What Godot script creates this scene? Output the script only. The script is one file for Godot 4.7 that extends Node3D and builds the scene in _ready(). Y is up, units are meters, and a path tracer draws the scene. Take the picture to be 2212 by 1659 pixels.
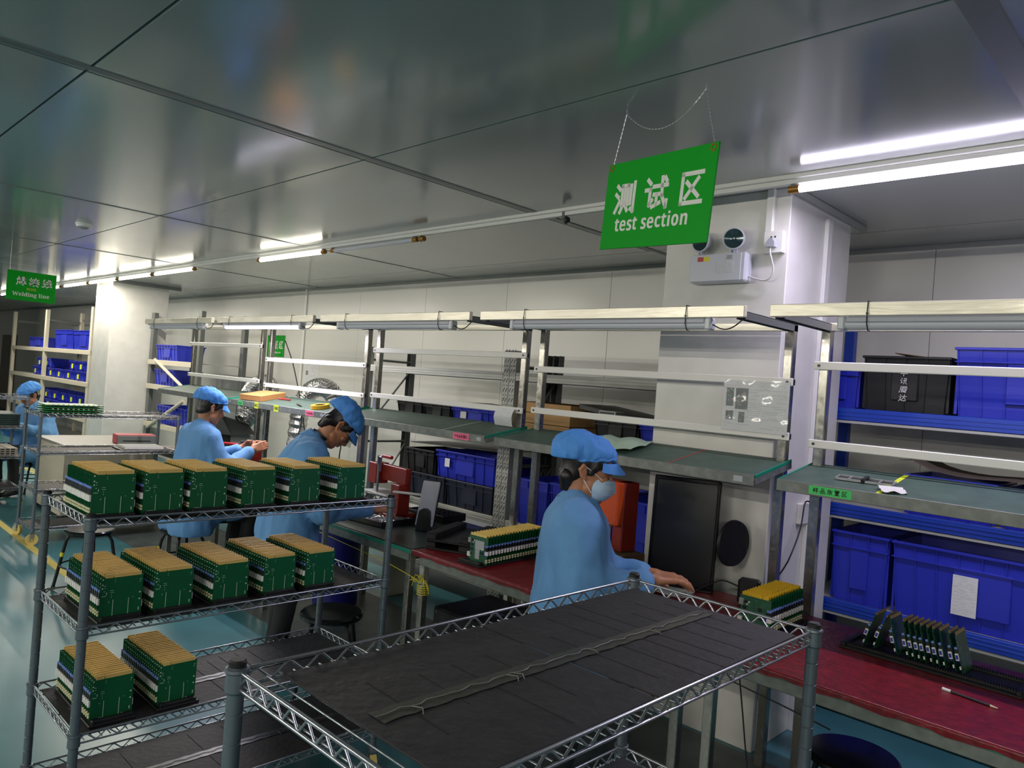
extends Node3D

# ---------------------------------------------------------------- mesh builder
class MB:
	var v := PackedVector3Array()
	var n := PackedVector3Array()
	var u := PackedVector2Array()
	var ix := PackedInt32Array()
	func tri(a: Vector3, b: Vector3, c: Vector3, out: Vector3) -> void:
		var nn := (c - a).cross(b - a)
		if nn.length_squared() < 1e-16:
			return
		nn = nn.normalized()
		if nn.dot(out) < 0.0:
			tri(a, c, b, out)
			return
		var k := v.size()
		v.append(a); v.append(b); v.append(c)
		for i in 3:
			n.append(nn); u.append(Vector2.ZERO); ix.append(k + i)
	func quad(a: Vector3, b: Vector3, c: Vector3, d: Vector3, out: Vector3, uv := false) -> void:
		var nn := (c - a).cross(b - a)
		if nn.length_squared() < 1e-16:
			nn = (d - a).cross(c - a)
		nn = nn.normalized()
		var k := v.size()
		v.append(a); v.append(b); v.append(c); v.append(d)
		if uv:
			u.append(Vector2(0, 1)); u.append(Vector2(1, 1)); u.append(Vector2(1, 0)); u.append(Vector2(0, 0))
		else:
			for i in 4: u.append(Vector2.ZERO)
		if nn.dot(out) < 0.0:
			nn = -nn
			for i in [0, 2, 1, 0, 3, 2]: ix.append(k + i)
		else:
			for i in [0, 1, 2, 0, 2, 3]: ix.append(k + i)
		for i in 4: n.append(nn)
	func pt(c: Vector3, b: Basis, h: Vector3, bev: float, s: Vector3, a: int) -> Vector3:
		var p := Vector3(s.x * (h.x - (0.0 if a == 0 else bev)), s.y * (h.y - (0.0 if a == 1 else bev)), s.z * (h.z - (0.0 if a == 2 else bev)))
		return c + b * p
	func box(c: Vector3, size: Vector3, bev := 0.0, b := Basis.IDENTITY) -> void:
		var h := size * 0.5
		bev = minf(bev, minf(h.x, minf(h.y, h.z)) * 0.9)
		for a in 3:
			var p := (a + 1) % 3
			var q := (a + 2) % 3
			for s in [-1.0, 1.0]:
				var e := Vector3.ZERO
				e[a] = s
				var cs := []
				for t in [[-1.0, -1.0], [1.0, -1.0], [1.0, 1.0], [-1.0, 1.0]]:
					var sg := Vector3.ZERO
					sg[a] = s; sg[p] = t[0]; sg[q] = t[1]
					cs.append(pt(c, b, h, bev, sg, a))
				quad(cs[0], cs[1], cs[2], cs[3], b * e, true)
			if bev > 0.0:
				for s1 in [-1.0, 1.0]:
					for s2 in [-1.0, 1.0]:
						var lo := Vector3.ZERO
						lo[a] = -1.0; lo[p] = s1; lo[q] = s2
						var hi := lo
						hi[a] = 1.0
						var o := lo
						o[a] = 0.0
						quad(pt(c, b, h, bev, lo, p), pt(c, b, h, bev, hi, p), pt(c, b, h, bev, hi, q), pt(c, b, h, bev, lo, q), b * o)
		if bev > 0.0:
			for sx in [-1.0, 1.0]:
				for sy in [-1.0, 1.0]:
					for sz in [-1.0, 1.0]:
						var s := Vector3(sx, sy, sz)
						tri(pt(c, b, h, bev, s, 0), pt(c, b, h, bev, s, 1), pt(c, b, h, bev, s, 2), b * s)
	func bb(x0: float, x1: float, y0: float, y1: float, z0: float, z1: float, bev := 0.0) -> void:
		box(Vector3(x0 + x1, y0 + y1, z0 + z1) * 0.5, Vector3(absf(x1 - x0), absf(y1 - y0), absf(z1 - z0)), bev)
	func smooth_quad(k: int, out: Vector3) -> void:
		var a := v[k]
		var nn := (v[k + 2] - a).cross(v[k + 1] - a)
		if nn.length_squared() < 1e-18:
			nn = (v[k + 3] - a).cross(v[k + 2] - a)
		if nn.dot(out) < 0.0:
			for i in [0, 2, 1, 0, 3, 2]: ix.append(k + i)
		else:
			for i in [0, 1, 2, 0, 2, 3]: ix.append(k + i)
	func lathe(prof: Array, seg: int, xf := Transform3D.IDENTITY, sx := 1.0, sz := 1.0, a0 := 0.0, a1 := TAU) -> void:
		# prof: Vector2(radius, height); flat along the profile, smooth round it
		for j in prof.size() - 1:
			var p: Vector2 = prof[j]
			var q: Vector2 = prof[j + 1]
			var d := q - p
			if d.length_squared() < 1e-12: continue
			var pn := Vector2(d.y, -d.x).normalized()
			for i in seg:
				var t0 := a0 + (a1 - a0) * i / seg
				var t1 := a0 + (a1 - a0) * (i + 1) / seg
				var k := v.size()
				for w in [[p, t0], [p, t1], [q, t1], [q, t0]]:
					var r: Vector2 = w[0]
					var t: float = w[1]
					v.append(xf * Vector3(r.x * cos(t) * sx, r.y, r.x * sin(t) * sz))
					n.append((xf.basis * Vector3(pn.x * cos(t) / sx, pn.y, pn.x * sin(t) / sz)).normalized())
					u.append(Vector2(t / TAU, 0))
				smooth_quad(k, n[k] + n[k + 2])
	func frame(d: Vector3) -> Basis:
		var y := d.normalized()
		var x := y.cross(Vector3.RIGHT if absf(y.x) < 0.8 else Vector3.UP).normalized()
		return Basis(x, y, x.cross(y))
	func cyl(a: Vector3, b: Vector3, r0: float, r1 := -1.0, seg := 12, caps := true) -> void:
		if r1 < 0.0: r1 = r0
		var l := a.distance_to(b)
		var pr := [Vector2(r0, 0), Vector2(r1, l)]
		if caps: pr = [Vector2(0, 0), Vector2(r0, 0), Vector2(r1, l), Vector2(0, l)]
		lathe(pr, seg, Transform3D(frame(b - a), a))
	func tube(pts: Array, r: float, seg := 6, caps := true) -> void:
		var m := pts.size()
		if m < 2: return
		var rings := []
		var x := Vector3.ZERO
		for i in m:
			var t: Vector3 = (pts[mini(i + 1, m - 1)] - pts[maxi(i - 1, 0)]).normalized()
			if i == 0: x = frame(t).x
			x = (x - t * x.dot(t)).normalized()
			var y := t.cross(x)
			var ring := []
			for s in seg:
				var a := TAU * s / seg
				ring.append(x * cos(a) + y * sin(a))
			rings.append(ring)
		for i in m - 1:
			for s in seg:
				var k := v.size()
				var s2 := (s + 1) % seg
				for w in [[i, s], [i, s2], [i + 1, s2], [i + 1, s]]:
					var nn: Vector3 = rings[w[0]][w[1]]
					v.append(pts[w[0]] + nn * r); n.append(nn); u.append(Vector2.ZERO)
				smooth_quad(k, n[k] + n[k + 2])
		if caps:
			for e in [0, m - 1]:
				var o: Vector3 = (pts[0] - pts[1]) if e == 0 else (pts[m - 1] - pts[m - 2])
				for s in range(1, seg - 1):
					tri(pts[e] + rings[e][0] * r, pts[e] + rings[e][s] * r, pts[e] + rings[e][s + 1] * r, o)
	func ell(c: Vector3, r: Vector3, b := Basis.IDENTITY, nu := 14, nv := 8) -> void:
		for j in nv:
			for i in nu:
				var k := v.size()
				for w in [[i, j], [i + 1, j], [i + 1, j + 1], [i, j + 1]]:
					var t: float = TAU * w[0] / nu
					var p: float = PI * w[1] / nv - PI / 2
					var d := Vector3(cos(p) * cos(t), sin(p), cos(p) * sin(t))
					v.append(c + b * (d * r)); n.append((b * (d / r)).normalized()); u.append(Vector2.ZERO)
				smooth_quad(k, n[k] + n[k + 2] + n[k + 1])
	func prism(poly: PackedVector2Array, z0: float, z1: float, xf := Transform3D.IDENTITY) -> void:
		var t := Geometry2D.triangulate_polygon(poly)
		for i in range(0, t.size(), 3):
			for z in [z0, z1]:
				tri(xf * Vector3(poly[t[i]].x, poly[t[i]].y, z), xf * Vector3(poly[t[i + 1]].x, poly[t[i + 1]].y, z), xf * Vector3(poly[t[i + 2]].x, poly[t[i + 2]].y, z), xf.basis * Vector3(0, 0, signf(z - (z0 + z1) * 0.5)))
		var ccw := not Geometry2D.is_polygon_clockwise(poly)
		for i in poly.size():
			var a := poly[i]
			var b := poly[(i + 1) % poly.size()]
			var d := b - a
			var o := Vector3(d.y, -d.x, 0) * (1.0 if ccw else -1.0)
			quad(xf * Vector3(a.x, a.y, z0), xf * Vector3(b.x, b.y, z0), xf * Vector3(b.x, b.y, z1), xf * Vector3(a.x, a.y, z1), xf.basis * o)
	func grid(pts: Array, cols: int, thick := 0.0) -> void:
		# pts row-major; smooth sheet, optional second skin below
		var rows := pts.size() / cols
		var nr := []
		for j in rows:
			for i in cols:
				var dx: Vector3 = pts[j * cols + mini(i + 1, cols - 1)] - pts[j * cols + maxi(i - 1, 0)]
				var dy: Vector3 = pts[mini(j + 1, rows - 1) * cols + i] - pts[maxi(j - 1, 0) * cols + i]
				nr.append(dy.cross(dx).normalized())
		for side in ([1.0, -1.0] if thick > 0.0 else [1.0]):
			for j in rows - 1:
				for i in cols - 1:
					var k := v.size()
					for w in [[i, j], [i + 1, j], [i + 1, j + 1], [i, j + 1]]:
						var q: int = w[1] * cols + w[0]
						v.append(pts[q] + nr[q] * (thick * 0.5 * side)); n.append(nr[q] * side)
						u.append(Vector2(float(w[0]) / (cols - 1), float(w[1]) / (rows - 1)))
					smooth_quad(k, n[k] + n[k + 2])
		if thick > 0.0:
			for e in [[0, cols - 1, 1, 0], [(rows - 1) * cols, rows * cols - 1, 1, 0], [0, (rows - 1) * cols, cols, 0], [cols - 1, rows * cols - 1, cols, 0]]:
				var a: int = e[0]
				while a < e[1]:
					var b: int = a + e[2]
					var o: Vector3 = (pts[a] + pts[b]) * 0.5 - pts[(rows / 2) * cols + cols / 2]
					var ha: Vector3 = nr[a] * thick * 0.5
					var hb: Vector3 = nr[b] * thick * 0.5
					quad(pts[a] - ha, pts[b] - hb, pts[b] + hb, pts[a] + ha, o)
					a = b
	func mesh() -> ArrayMesh:
		var m := ArrayMesh.new()
		var a := []
		a.resize(Mesh.ARRAY_MAX)
		a[Mesh.ARRAY_VERTEX] = v; a[Mesh.ARRAY_NORMAL] = n; a[Mesh.ARRAY_TEX_UV] = u; a[Mesh.ARRAY_INDEX] = ix
		m.add_surface_from_arrays(Mesh.PRIMITIVE_TRIANGLES, a)
		return m

# ---------------------------------------------------------------- node helpers
var M := {}
func part(parent: Node3D, called: String, mb, mat: Material, label := "") -> MeshInstance3D:
	var o := MeshInstance3D.new()
	o.name = called
	o.mesh = mb.mesh() if mb is MB else mb
	o.material_override = mat
	parent.add_child(o, true)
	if label: o.set_meta("label", label)
	return o
func tag(o: Node3D, label: String, category: String, group := "") -> void:
	o.set_meta("label", label)
	o.set_meta("category", category)
	if group: o.set_meta("group", group)
func thing(called: String, label: String, category: String, at := Vector3.ZERO, turn := 0.0, group := "") -> Node3D:
	var o := Node3D.new()
	o.name = called
	add_child(o, true)
	o.position = at
	o.rotation.y = turn
	tag(o, label, category, group)
	return o
func single(called: String, mb, mat: Material, label: String, category: String, group := "") -> MeshInstance3D:
	var o := part(self, called, mb, mat)
	tag(o, label, category, group)
	return o
func struct(called: String, mb, mat: Material, parent: Node3D = null) -> MeshInstance3D:
	var o := part(parent if parent else self, called, mb, mat)
	if parent == null: o.set_meta("kind", "structure")
	return o
func dup(o: Node3D, at: Vector3, label := "", group := "") -> Node3D:
	var c: Node3D = o.duplicate()
	c.name = str(o.name).rstrip("0123456789")
	add_child(c, true)
	c.position = at
	if label: c.set_meta("label", label)
	if group: c.set_meta("group", group)
	return c
func BX(x0: float, x1: float, y0: float, y1: float, z0: float, z1: float, bev := 0.0) -> MB:
	var m := MB.new()
	m.bb(x0, x1, y0, y1, z0, z1, bev)
	return m

# ---------------------------------------------------------------- materials
func std(c: Color, rough := 0.6, metal := 0.0, spec := 0.5) -> StandardMaterial3D:
	var m := StandardMaterial3D.new()
	m.albedo_color = c
	m.roughness = rough
	m.metallic = metal
	m.metallic_specular = spec
	return m
func C8(r: int, g: int, b: int) -> Color:
	return Color8(r, g, b)
func noise_tex(freq: float, size: int, c0: Color, c1: Color, normal := false, stretch := false, bump := 4.0, oct := 4) -> Texture2D:
	var f := FastNoiseLite.new()
	f.seed = 7 + int(freq * 1000.0)
	f.frequency = freq
	f.fractal_octaves = oct
	var t := NoiseTexture2D.new()
	t.width = size
	t.height = size
	t.seamless = true
	t.noise = f
	if normal:
		t.as_normal_map = true
		t.bump_strength = bump
	else:
		var g := Gradient.new()
		g.set_color(0, c0)
		g.set_color(1, c1)
		t.color_ramp = g
	return t
func tri_map(m: StandardMaterial3D, scale: Vector3, world := false) -> void:
	m.uv1_triplanar = true
	m.uv1_world_triplanar = world
	m.uv1_scale = scale
func emit(c: Color, e: float) -> StandardMaterial3D:
	var m := std(c, 0.5)
	m.emission_enabled = true
	m.emission = c
	m.emission_energy_multiplier = e
	return m
func img_mat(im: Image, rough := 0.6) -> StandardMaterial3D:
	var m := std(Color.WHITE, rough)
	m.albedo_texture = ImageTexture.create_from_image(im)
	m.texture_repeat = false
	return m
func make_materials() -> void:
	var W := Color.WHITE
	M.ceil = std(C8(184, 187, 184), 0.16, 0.0, 0.62)
	M.ceil.roughness_texture = noise_tex(0.006, 512, Color(0.55, 0.55, 0.55), W)
	M.ceil.roughness = 0.2
	tri_map(M.ceil, Vector3(0.4, 0.4, 0.15), true)
	M.seam = std(C8(60, 62, 62), 0.6)
	M.strip = std(C8(120, 124, 124), 0.35)
	M.wall = std(C8(214, 214, 208), 0.26)
	M.wall.normal_enabled = true
	M.wall.normal_texture = noise_tex(0.004, 512, W, W, true, false, 2.0, 3)
	M.wall.normal_scale = 0.25
	tri_map(M.wall, Vector3(0.5, 0.5, 0.5), true)
	M.pillar = std(C8(222, 221, 216), 0.42)
	M.pillar.albedo_texture = noise_tex(0.012, 512, Color(0.94, 0.94, 0.94), W)
	tri_map(M.pillar, Vector3(0.6, 0.6, 0.6), true)
	M.trunk = std(C8(226, 226, 222), 0.4)
	M.floor = std(C8(72, 130, 138), 0.3, 0.0, 0.55)
	M.floor.albedo_texture = noise_tex(0.01, 512, Color(0.84, 0.86, 0.86), W)
	M.floor.normal_enabled = true
	M.floor.normal_texture = noise_tex(0.01, 512, W, W, true, false, 2.0, 4)
	M.floor.normal_scale = 0.04
	tri_map(M.floor, Vector3(0.35, 0.35, 0.35), true)
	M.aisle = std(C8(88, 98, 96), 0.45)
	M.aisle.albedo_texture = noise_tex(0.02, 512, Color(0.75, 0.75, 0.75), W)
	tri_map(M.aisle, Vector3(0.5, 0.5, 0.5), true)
	M.line = std(C8(196, 178, 92), 0.5)
	M.steel = std(C8(186, 184, 176), 0.3, 0.85)
	M.steel.roughness_texture = noise_tex(0.03, 256, Color(0.5, 0.5, 0.5), W)
	M.steel.albedo_texture = noise_tex(0.05, 256, Color(0.82, 0.82, 0.8), W)
	tri_map(M.steel, Vector3(3, 3, 3))
	M.bright = std(C8(236, 230, 212), 0.32, 0.3)
	M.bright.normal_enabled = true
	M.bright.normal_texture = noise_tex(0.02, 256, W, W, true, false, 3.0, 3)
	M.bright.normal_scale = 0.3
	tri_map(M.bright, Vector3(0.6, 8, 8))
	M.apron = std(C8(136, 142, 136), 0.45, 0.3)
	M.apron.albedo_texture = noise_tex(0.03, 256, Color(0.8, 0.8, 0.8), W)
	tri_map(M.apron, Vector3(2, 2, 2))
	M.chrome = std(C8(176, 178, 184), 0.22, 0.9)
	M.post = std(C8(116, 126, 134), 0.38, 0.7)
	M.rackgrey = std(C8(172, 174, 168), 0.45)
	M.rackdark = std(C8(104, 108, 106), 0.45, 0.2)
	M.black = std(C8(20, 20, 21), 0.5)
	M.blackgloss = std(C8(12, 12, 13), 0.18)
	M.hole = std(C8(18, 18, 18), 0.9)
	M.liner = std(C8(42, 40, 42), 0.62)
	M.liner.albedo_texture = noise_tex(0.012, 512, Color(0.72, 0.72, 0.72), W)
	M.liner.normal_enabled = true
	M.liner.normal_texture = noise_tex(0.04, 512, W, W, true, false, 3.0, 4)
	M.liner.normal_scale = 0.35
	tri_map(M.liner, Vector3(1.4, 1.4, 1.4), true)
	M.tape = std(C8(66, 66, 62), 0.34)
	M.tape.albedo_texture = noise_tex(0.05, 256, Color(0.7, 0.7, 0.7), W)
	tri_map(M.tape, Vector3(5, 5, 5), true)
	M.cleartape = std(C8(110, 110, 104), 0.25)
	M.greenmat = std(C8(74, 98, 86), 0.5)
	M.greenmat.albedo_texture = noise_tex(0.015, 512, Color(0.82, 0.82, 0.82), W)
	tri_map(M.greenmat, Vector3(1.2, 1.2, 1.2), true)
	M.greenedge = std(C8(20, 132, 104), 0.45)
	M.darkmat = std(C8(52, 66, 60), 0.28)
	M.redmat = std(C8(134, 18, 32), 0.36)
	M.redmat.albedo_texture = noise_tex(0.02, 512, Color(0.72, 0.7, 0.7), W)
	M.redmat.normal_enabled = true
	M.redmat.normal_texture = noise_tex(0.03, 512, W, W, true, false, 4.0, 4)
	M.redmat.normal_scale = 0.4
	tri_map(M.redmat, Vector3(1.5, 1.5, 1.5), true)
	M.strut = std(C8(226, 224, 218), 0.4)
	M.binblue = std(C8(38, 50, 176), 0.34)
	M.bindark = std(C8(38, 44, 62), 0.4)
	M.binblack = std(C8(22, 23, 24), 0.42)
	M.beamblue = std(C8(22, 62, 170), 0.4)
	M.paper = std(C8(214, 214, 210), 0.7)
	M.yellow = std(C8(226, 214, 62), 0.6)
	M.noteyellow = std(C8(208, 222, 44), 0.6)
	M.notegreen = std(C8(74, 206, 108), 0.6)
	M.notepink = std(C8(246, 112, 150), 0.6)
	M.ink = std(C8(28, 28, 30), 0.7)
	M.signgreen = std(C8(6, 156, 34), 0.5, 0.0, 0.3)
	M.signwhite = std(C8(226, 226, 220), 0.4)
	M.pcb = std(C8(10, 82, 46), 0.3)
	M.gold = std(C8(240, 206, 116), 0.45, 0.1)
	M.goldbright = std(C8(244, 196, 40), 0.32, 0.3)
	M.blueconn = std(C8(38, 60, 168), 0.35)
	M.lightblue = std(C8(110, 140, 214), 0.35)
	M.whiteconn = std(C8(226, 226, 222), 0.4)
	M.creamconn = std(C8(206, 204, 166), 0.45)
	M.silver = std(C8(190, 192, 194), 0.35, 0.5)
	M.chip = std(C8(30, 32, 34), 0.4)
	M.card = std(C8(176, 138, 88), 0.8)
	M.carddark = std(C8(92, 70, 44), 0.85)
	M.orange = std(C8(196, 74, 22), 0.4)
	M.redpaint = std(C8(136, 36, 22), 0.4)
	M.redplast = std(C8(170, 26, 30), 0.35)
	M.cable = std(C8(18, 18, 20), 0.5)
	M.whitecable = std(C8(208, 206, 204), 0.45)
	M.coat = std(C8(96, 148, 200), 0.8)
	M.coat.normal_enabled = true
	M.coat.normal_texture = noise_tex(0.02, 512, W, W, true, false, 5.0, 4)
	M.coat.normal_scale = 0.35
	tri_map(M.coat, Vector3(3, 1.4, 3))
	M.coat.rim_enabled = true
	M.coat.rim = 0.3
	M.cap = std(C8(78, 146, 226), 0.75)
	M.cap.normal_enabled = true
	M.cap.normal_texture = noise_tex(0.03, 512, W, W, true, false, 6.0, 4)
	M.cap.normal_scale = 0.4
	tri_map(M.cap, Vector3(6, 6, 6))
	M.skin = std(C8(176, 120, 88), 0.5)
	M.skin.subsurf_scatter_enabled = true
	M.skin.subsurf_scatter_strength = 0.08
	M.hair = std(C8(22, 18, 17), 0.45)
	M.mask = std(C8(176, 202, 226), 0.75)
	M.trousers = std(C8(30, 30, 33), 0.8)
	M.shoe = std(C8(34, 34, 38), 0.6)
	M.eyewhite = std(C8(190, 184, 178), 0.3)
	M.foil = std(C8(205, 205, 204), 0.24, 0.9)
	M.foil.normal_enabled = true
	M.foil.normal_texture = noise_tex(0.04, 256, W, W, true, false, 8.0, 3)
	M.foil.normal_scale = 1.0
	tri_map(M.foil, Vector3(3, 3, 3))
	M.hood = std(C8(78, 80, 78), 0.4, 0.5)
	M.tubeoff = std(C8(196, 200, 208), 0.3)
	M.tubegrey = std(C8(168, 172, 182), 0.35)
	M.tubeon = emit(Color(1.0, 0.97, 0.9), 9.0)
	M.tubeviolet = emit(Color(0.93, 0.9, 1.0), 9.0)
	M.brass = std(C8(160, 116, 50), 0.35, 0.6)
	M.castor = std(C8(214, 190, 110), 0.45)
	M.beige = std(C8(196, 188, 168), 0.5)
	M.greyplast = std(C8(150, 154, 156), 0.45)
	M.lens = std(C8(50, 70, 74), 0.12, 0.3)
	M.screen = std(C8(24, 24, 25), 0.25)
	M.bag = std(C8(170, 196, 172), 0.35)
	M.pens = std(C8(24, 24, 26), 0.3)
	# printed circuit pictures
	var im := Image.create(256, 256, true, Image.FORMAT_RGB8)
	im.fill(C8(12, 84, 48))
	var rng := RandomNumberGenerator.new()
	rng.seed = 11
	for i in 60:
		var c := C8(10, 72 + rng.randi_range(0, 22), 42 + rng.randi_range(0, 10))
		if i % 2: im.fill_rect(Rect2i(rng.randi_range(0, 250), rng.randi_range(0, 200), 2, rng.randi_range(10, 60)), c)
		else: im.fill_rect(Rect2i(rng.randi_range(0, 200), rng.randi_range(0, 250), rng.randi_range(10, 60), 2), c)
	var wh := C8(206, 214, 200)
	for q in [[78, 140, 3, 106], [172, 140, 3, 106], [22, 50, 8, 4], [24, 64, 6, 3], [20, 84, 8, 3], [36, 92, 4, 14], [58, 82, 22, 2], [58, 94, 24, 2], [10, 112, 26, 3], [66, 108, 4, 4], [66, 122, 4, 4], [236, 110, 10, 8], [236, 152, 10, 8], [238, 30, 6, 6], [236, 206, 5, 20], [234, 44, 6, 3], [8, 8, 8, 8], [52, 150, 4, 6], [84, 18, 4, 4], [84, 30, 3, 5], [196, 138, 8, 2], [30, 238, 40, 2], [190, 240, 40, 2], [8, 40, 8, 8], [8, 62, 8, 8]]:
		im.fill_rect(Rect2i(q[0], q[1], q[2], q[3]), wh)
	M.pcbsolder = img_mat(im, 0.3)
	var im2 := Image.create(256, 256, true, Image.FORMAT_RGB8)
	im2.fill(C8(40, 92, 66))
	for i in 90:
		var c2 := C8(60 + rng.randi_range(0, 40), 110 + rng.randi_range(0, 30), 84 + rng.randi_range(0, 20))
		if i % 2: im2.fill_rect(Rect2i(rng.randi_range(0, 250), rng.randi_range(0, 200), 2, rng.randi_range(6, 50)), c2)
		else: im2.fill_rect(Rect2i(rng.randi_range(0, 200), rng.randi_range(0, 250), rng.randi_range(6, 50), 2), c2)
	M.pcbface = img_mat(im2, 0.4)
	var im3 := Image.create(128, 16, true, Image.FORMAT_RGB8)
	im3.fill(C8(234, 198, 120))
	for i in 42: im3.fill_rect(Rect2i(i * 3, 0, 1, 16), C8(150, 110, 54))
	M.fingers = img_mat(im3, 0.4)
	M.doc = img_mat(doc_image(256, 192, 3, [[12, 30, 30, 70], [50, 30, 50, 80], [14, 118, 30, 34], [66, 120, 24, 40]]), 0.35)
	M.doc2 = img_mat(doc_image(128, 180, 5, [[10, 60, 22, 30]]), 0.6)
	M.doc3 = img_mat(doc_image(128, 160, 8, []), 0.6)
	M.docpink = img_mat(doc_image(200, 120, 9, []), 0.6)
func doc_image(w: int, h: int, sd: int, pics: Array) -> Image:
	var im := Image.create(w, h, true, Image.FORMAT_RGB8)
	im.fill(C8(210, 212, 214))
	var r := RandomNumberGenerator.new()
	r.seed = sd
	var y := 6
	while y < h - 8:
		var x := 8
		while x < w - 14:
			var l := r.randi_range(8, w / 4)
			if r.randf() < 0.6: im.fill_rect(Rect2i(x, y, mini(l, w - x - 8), 1), C8(150, 152, 160))
			x += l + 6
		y += r.randi_range(5, 9)
	for p in pics:
		im.fill_rect(Rect2i(p[0], p[1], p[2], p[3]), C8(96, 104, 104))
		for i in 14: im.fill_rect(Rect2i(p[0] + r.randi_range(0, p[2] - 6), p[1] + r.randi_range(0, p[3] - 6), 6, 5), C8(60 + r.randi_range(0, 120), 70 + r.randi_range(0, 110), 80 + r.randi_range(0, 90)))
	return im
# ---------------------------------------------------------------- lettering
var GLYPHS := {
	"ce": "8,10 22,22;3,36 16,46;4,92 24,58;34,12 34,72;34,12 62,12 62,72;48,22 48,62;46,66 30,94;52,72 64,90;76,14 76,70;92,6 92,94 80,86",
	"shi": "8,8 22,20;2,38 22,38 22,84 34,70;36,30 96,30;40,54 66,54;53,54 53,84;36,90 68,80;72,6 76,60 96,94 98,76;84,8 92,18",
	"qu": "92,10 14,10 14,92 94,92;76,26 30,78;32,34 80,76",
	"han": "10,30 14,46;36,26 30,44;24,6 24,50 6,94;24,50 40,84;48,8 90,8 90,42 48,42 48,8;48,25 90,25;46,58 92,58;42,76 98,76;69,58 69,98",
	"jie": "2,28 32,28;18,6 18,94 8,86;4,66 32,50;64,4 68,14;42,20 94,20;54,28 58,40;82,28 76,42;38,46 98,46;62,50 48,76 90,96;84,54 44,96;38,68 98,68",
	"xian": "24,6 8,34 30,34 8,66 34,60;4,92 36,80;44,32 92,24;42,56 96,46;64,6 74,66 94,94 98,78;90,60 50,96;80,8 90,18",
	"xi": "8,10 22,22;3,36 16,46;4,92 24,58;46,10 40,34;42,26 90,26;66,4 66,52;34,52 98,52;56,52 50,78 34,96;76,52 76,90 96,90 96,76",
	"ban": "4,30 38,30;22,6 22,96;20,34 4,68;24,36 38,58;90,8 50,16 50,52 40,94;50,36 88,36 72,70 48,96;58,50 74,76 98,96",
	"bu": "6,14 94,14;54,14 12,66;52,34 52,96;62,44 92,66",
	"liang": "48,2 52,12;24,16 76,16 76,48 24,48;24,16 24,90 48,78;24,32 76,32;46,50 90,94;82,56 62,70",
	"pin": "30,6 70,6 70,42 30,42 30,6;6,56 42,56 42,94 6,94 6,56;58,56 94,56 94,94 58,94 58,56",
	"fang": "22,4 28,14;4,22 46,22;22,22 20,60 4,94;22,48 42,48 38,92;60,6 48,46;54,30 96,30;86,30 76,66 48,96;58,44 74,74 98,96",
	"zhi": "14,6 86,6 86,24 14,24 14,6;38,6 38,24;62,6 62,24;10,36 90,36;50,26 50,44;28,46 72,46 72,84 28,84 28,46;28,58 72,58;28,70 72,70;8,94 94,94",
	"yang": "4,30 38,30;22,6 22,96;20,34 4,68;24,36 38,58;54,6 60,18;84,6 76,18;44,24 94,24;48,44 92,44;42,66 98,66;69,24 69,98",
	"hua": "24,6 8,34;18,26 18,48;80,10 48,34;46,8 46,44 84,44;6,64 94,64;50,52 50,98",
	"xun": "10,10 22,22;2,40 22,40 22,84 36,72;44,12 78,12 80,80 96,92;42,44 72,44;58,12 58,92",
	"teng": "10,8 10,70 4,94;10,8 32,8 32,90;10,34 32,34;10,58 32,58;44,8 50,20;84,6 78,20;40,24 94,24;38,42 98,42;66,6 40,62;66,42 96,62;50,62 84,62;50,62 50,78 92,78 88,96;42,86 80,86",
	"da": "10,8 20,20;4,38 22,38 18,74;4,96 24,76 44,92 98,92;36,32 96,32;66,6 62,46 38,80;66,46 92,76",
	"yi": "50,10 50,90", "xiao": "50,6 50,94 40,86;28,34 14,66;72,34 90,66", "si": "12,14 88,14 88,86 12,86 12,14;40,14 34,56;62,14 62,52 84,56"}
func glyph(key: String, xf: Transform3D, size: float, stroke: float, depth := 0.0008, slant := 0.0) -> MB:
	# strokes on the plane z = 0 of xf; the character stands in a square of the given size, centred on the origin
	var m := MB.new()
	for s in GLYPHS[key].split(";"):
		var pts := []
		for p in s.split(" "):
			var c: PackedStringArray = p.split(",")
			var y := (0.5 - float(c[1]) / 100.0) * size
			pts.append(Vector2((float(c[0]) / 100.0 - 0.5) * size + slant * y, y))
		for i in pts.size() - 1:
			var a: Vector2 = pts[i]
			var b: Vector2 = pts[i + 1]
			var d: Vector2 = (b - a).normalized()
			var w := Vector2(-d.y, d.x) * stroke * 0.5
			a -= d * stroke * 0.45
			b += d * stroke * 0.45
			var q := [a + w, b + w, b - w, a - w]
			m.quad(xf * Vector3(q[0].x, q[0].y, depth), xf * Vector3(q[1].x, q[1].y, depth), xf * Vector3(q[2].x, q[2].y, depth), xf * Vector3(q[3].x, q[3].y, depth), xf.basis.z)
			for e in 4:
				var f: Vector2 = q[e]
				var g: Vector2 = q[(e + 1) % 4]
				var o := (f + g) * 0.5 - (a + b) * 0.5
				m.quad(xf * Vector3(f.x, f.y, 0), xf * Vector3(g.x, g.y, 0), xf * Vector3(g.x, g.y, depth), xf * Vector3(f.x, f.y, depth), xf.basis * Vector3(o.x, o.y, 0))
	return m
func text_mesh(t: String, height: float, font: String, bold: bool, depth := 0.001) -> TextMesh:
	var f := SystemFont.new()
	f.font_names = PackedStringArray([font])
	f.font_weight = 700 if bold else 400
	var m := TextMesh.new()
	m.text = t
	m.font = f
	m.font_size = 64
	m.pixel_size = height / 64.0
	m.depth = depth
	m.curve_step = 1.0
	return m

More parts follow.
